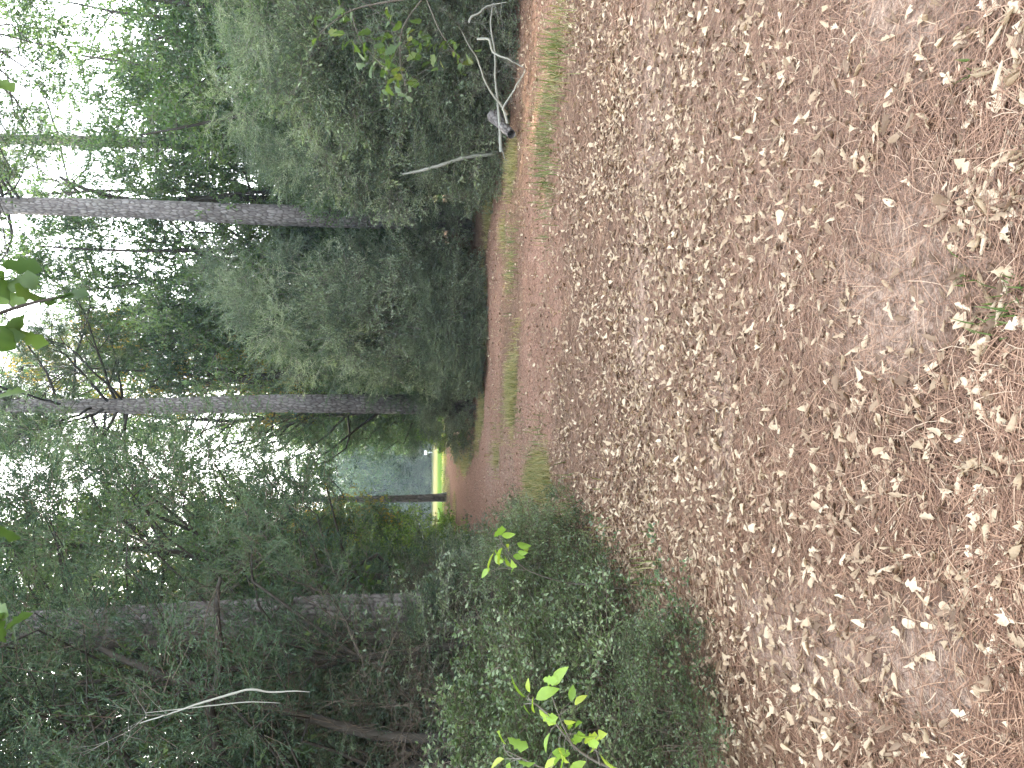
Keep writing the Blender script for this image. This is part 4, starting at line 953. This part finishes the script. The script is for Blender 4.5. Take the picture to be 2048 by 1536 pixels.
# ------------------------------------------------------------------ lime-leaved saplings
def ip(x, y, d): return at(1536 - y, x, d)
A = [(1100, 1466), (1086, 1358), (1100, 1362), (1108, 1370), (1060, 1385), (1052, 1395), (1072, 1398), (1048, 1408), (1070, 1425), (1078, 1418), (1142, 1403), (1150, 1410), (1128, 1440), (1090, 1434), (1150, 1455), (1136, 1450), (1152, 1468), (1197, 1470),
     (1190, 1500), (1200, 1508), (1176, 1488), (1168, 1484), (1172, 1523), (1148, 1482), (1140, 1490), (1104, 1505), (1112, 1515), (1132, 1508), (1120, 1496), (1015, 1475), (1012, 1488), (1008, 1518), (1035, 1520), (1020, 1525), (1108, 1532)]
dA = 3.25; rA = ip(1560, 1550, 3.4); rA[2] = gh(rA[0], rA[1])
leafy('sassafras_sapling', rA, [([rA, ip(1230, 1545, 3.35), ip(1150, 1500, 3.3), ip(1100, 1430, 3.25), ip(1060, 1400, 3.25)], .008), ([ip(1150, 1500, 3.3), ip(1120, 1440, 3.25), ip(1095, 1365, 3.25)], .004),
    ([ip(1230, 1545, 3.35), ip(1100, 1545, 3.3), ip(1010, 1500, 3.25)], .005), ([ip(1200, 1530, 3.3), ip(1190, 1490, 3.25)], .004)], [ip(x, y, dA + rng.normal(0, .06)) for x, y in A], LM_SASS,
    'bright lime-leaved sapling with large oval leaves at the lower left of the view', 'sapling', .7, spread=1.3, group='lime-leaved saplings')
B = [(1003, 1070), (988, 1073), (990, 1098), (1005, 1096), (1034, 1087), (1044, 1094), (1036, 1104), (1026, 1112), (1022, 1122), (1007, 1124), (977, 1145), (980, 1138), (1034, 1128), (1010, 1112), (1000, 1130), (1018, 1100)]
dB = 5.4; rB = ip(1250, 1180, 5.6); rB[2] = gh(rB[0], rB[1])
leafy('sassafras_sapling', rB, [([rB, ip(1120, 1165, 5.6), ip(1050, 1140, 5.5), ip(1020, 1110, 5.4), ip(1000, 1080, 5.4)], .007), ([ip(1050, 1140, 5.5), ip(1000, 1135, 5.4), ip(978, 1145, 5.4)], .004)],
    [ip(x, y, dB + rng.normal(0, .08)) for x, y in B], LM_SASS, 'bright lime-leaved sapling standing out before the distant path', 'sapling', 1.0, spread=1.3, group='lime-leaved saplings')

# oak boughs reaching into the top of the view from a tree beside the viewer
tb = np.array([-3.6, 0.2, 0.0]); tb[2] = gh(tb[0], tb[1]); q0 = tb + [0, 0, 2.9]
oak_pts = [ip(-15, 600, 3.0), ip(5, 580, 3.0), ip(20, 600, 3.0), ip(15, 640, 3.0), ip(30, 660, 3.0), ip(60, 585, 3.02), ip(85, 600, 3.02), ip(-20, 570, 3.0), ip(100, 605, 3.0), ip(10, 560, 3.05), ip(-10, 650, 3.0), ip(48, 630, 3.0), ip(120, 598, 3.0), ip(0, 530, 3.1),
           ip(12, 1285, 2.6), ip(10, 1262, 2.6), ip(-12, 1215, 2.65), ip(-8, 100, 3.4), ip(-20, 160, 3.4)]
oak_pts += [ip(x, y, 2.9) for x, y in [(-10, 800), (-15, 1040)]]
leafy('overhanging_oak', tb, [([tb, tb + [.05, .05, 1.6], q0], .09), ([q0, [-2.2, 1.6, 3.3], ip(-60, 1290, 2.6), ip(-60, 900, 2.8), ip(-40, 640, 2.95), ip(30, 615, 3.0), ip(95, 598, 3.0), ip(150, 590, 3.0)], .011), ([ip(-60, 1290, 2.6), ip(-20, 1280, 2.6), ip(12, 1275, 2.6)], .005),
    ([ip(-40, 640, 2.95), ip(-35, 400, 3.2), ip(-20, 120, 3.4)], .012)], oak_pts, leaf_meshes(LOBE, L_OAK, [.02, .2, .4]), 'oak bough with large lobed leaves hanging into the very top of the view', 'branch', .85, spread=1.2, mat=M_BARK)
# farther sprays of oak leaves against the sky, top right
e = empty('oak_bough', at(1500, -120, 12)); r0_ = at(1500, -120, 12); g = Geo(); K = Geo(); pos = []; dr = []
for (uu, vv, L_) in [(1480, 20, 1), (1450, 60, 1), (1410, 40, 1), (1390, 100, 1), (1440, 120, 1), (1360, 20, 1), (1340, 90, 1), (1300, 30, 1), (1270, 70, 1), (1240, 20, 1), (1420, 80, 1), (1400, 10, 1), (1180, 30, 1), (1060, 30, 1), (1000, 20, 1)]:
    c = at(uu, vv, 12 + rng.normal(0, .5)) - r0_; P = [np.zeros(3), c * .35 + rng.normal(0, .15, 3), c * .7 + rng.normal(0, .12, 3), c]
    tube(g, P, [.03, .02, .012, .005], 5, 0, .5)
    for _ in range(9): pos.append(c + rng.normal(0, .2, 3)); dr.append(rng.normal(0, 1, 3))
scatter(K, TW_AIRY, np.array(pos), dirmats(np.array(dr)), rng.uniform(.5, .8, len(pos)), rng.normal(.45, .15, len(pos)))
link('limb', g.mesh('limb', [M_BARK], True), e); link('leaves', K.mesh('oak_bough_leaves', [M_TWIG, L_BROAD]), e)
tag(e, 'thin oak bough with sparse leaves against the white sky at upper right', 'branch')

# ------------------------------------------------------------------ pale blue volume standing in for the lens glare veil
VEIL_DENSITY = 0.0006
if VEIL_DENSITY > 0:
    g = Geo(); zt = 26; zb = -1.6; box(g, (0, 60, (zt + zb) / 2), (640, 760, zt - zb))
    mh, th_ = newmat('glare_veil'); pv = N(th_, 'ShaderNodeVolumePrincipled'); pv.inputs['Color'].default_value = (.58, .80, 1, 1); pv.inputs['Density'].default_value = VEIL_DENSITY; pv.inputs['Anisotropy'].default_value = 0.1
    oo = N(th_, 'ShaderNodeOutputMaterial'); th_.links.new(pv.outputs[0], oo.inputs['Volume'])
    tag(link('glare_veil', g.mesh('glare_veil', [mh])), 'thin pale blue volume added for the lens glare veil', 'glare_veil', kind='stuff')

# ------------------------------------------------------------------ labels that single things out
from collections import defaultdict
bpy.context.view_layer.update()
same = defaultdict(list)
for o in scene.objects:
    if o.parent is None and 'label' in o and 'outside' not in o['label'] and o.get('category') in ('tree', 'shrub'): same[o['label']].append(o)
ORD = ['first', 'second', 'third', 'fourth', 'fifth', 'sixth', 'seventh', 'eighth', 'ninth', 'tenth']
for lb, os_ in same.items():
    if 1 < len(os_) <= 10:
        for k, o in enumerate(sorted(os_, key=lambda q: q.location[0] / max(q.location[1], 1))): o['label'] = f'{lb}, {ORD[k]} from left'
for o in scene.objects:
    lb = o.get('label')
    if o.parent is None and lb and o.get('category') != 'dry leaf' and ('left' in lb or 'right' in lb) and len(lb.split()) <= 14: o['label'] = lb + ', seen upright'
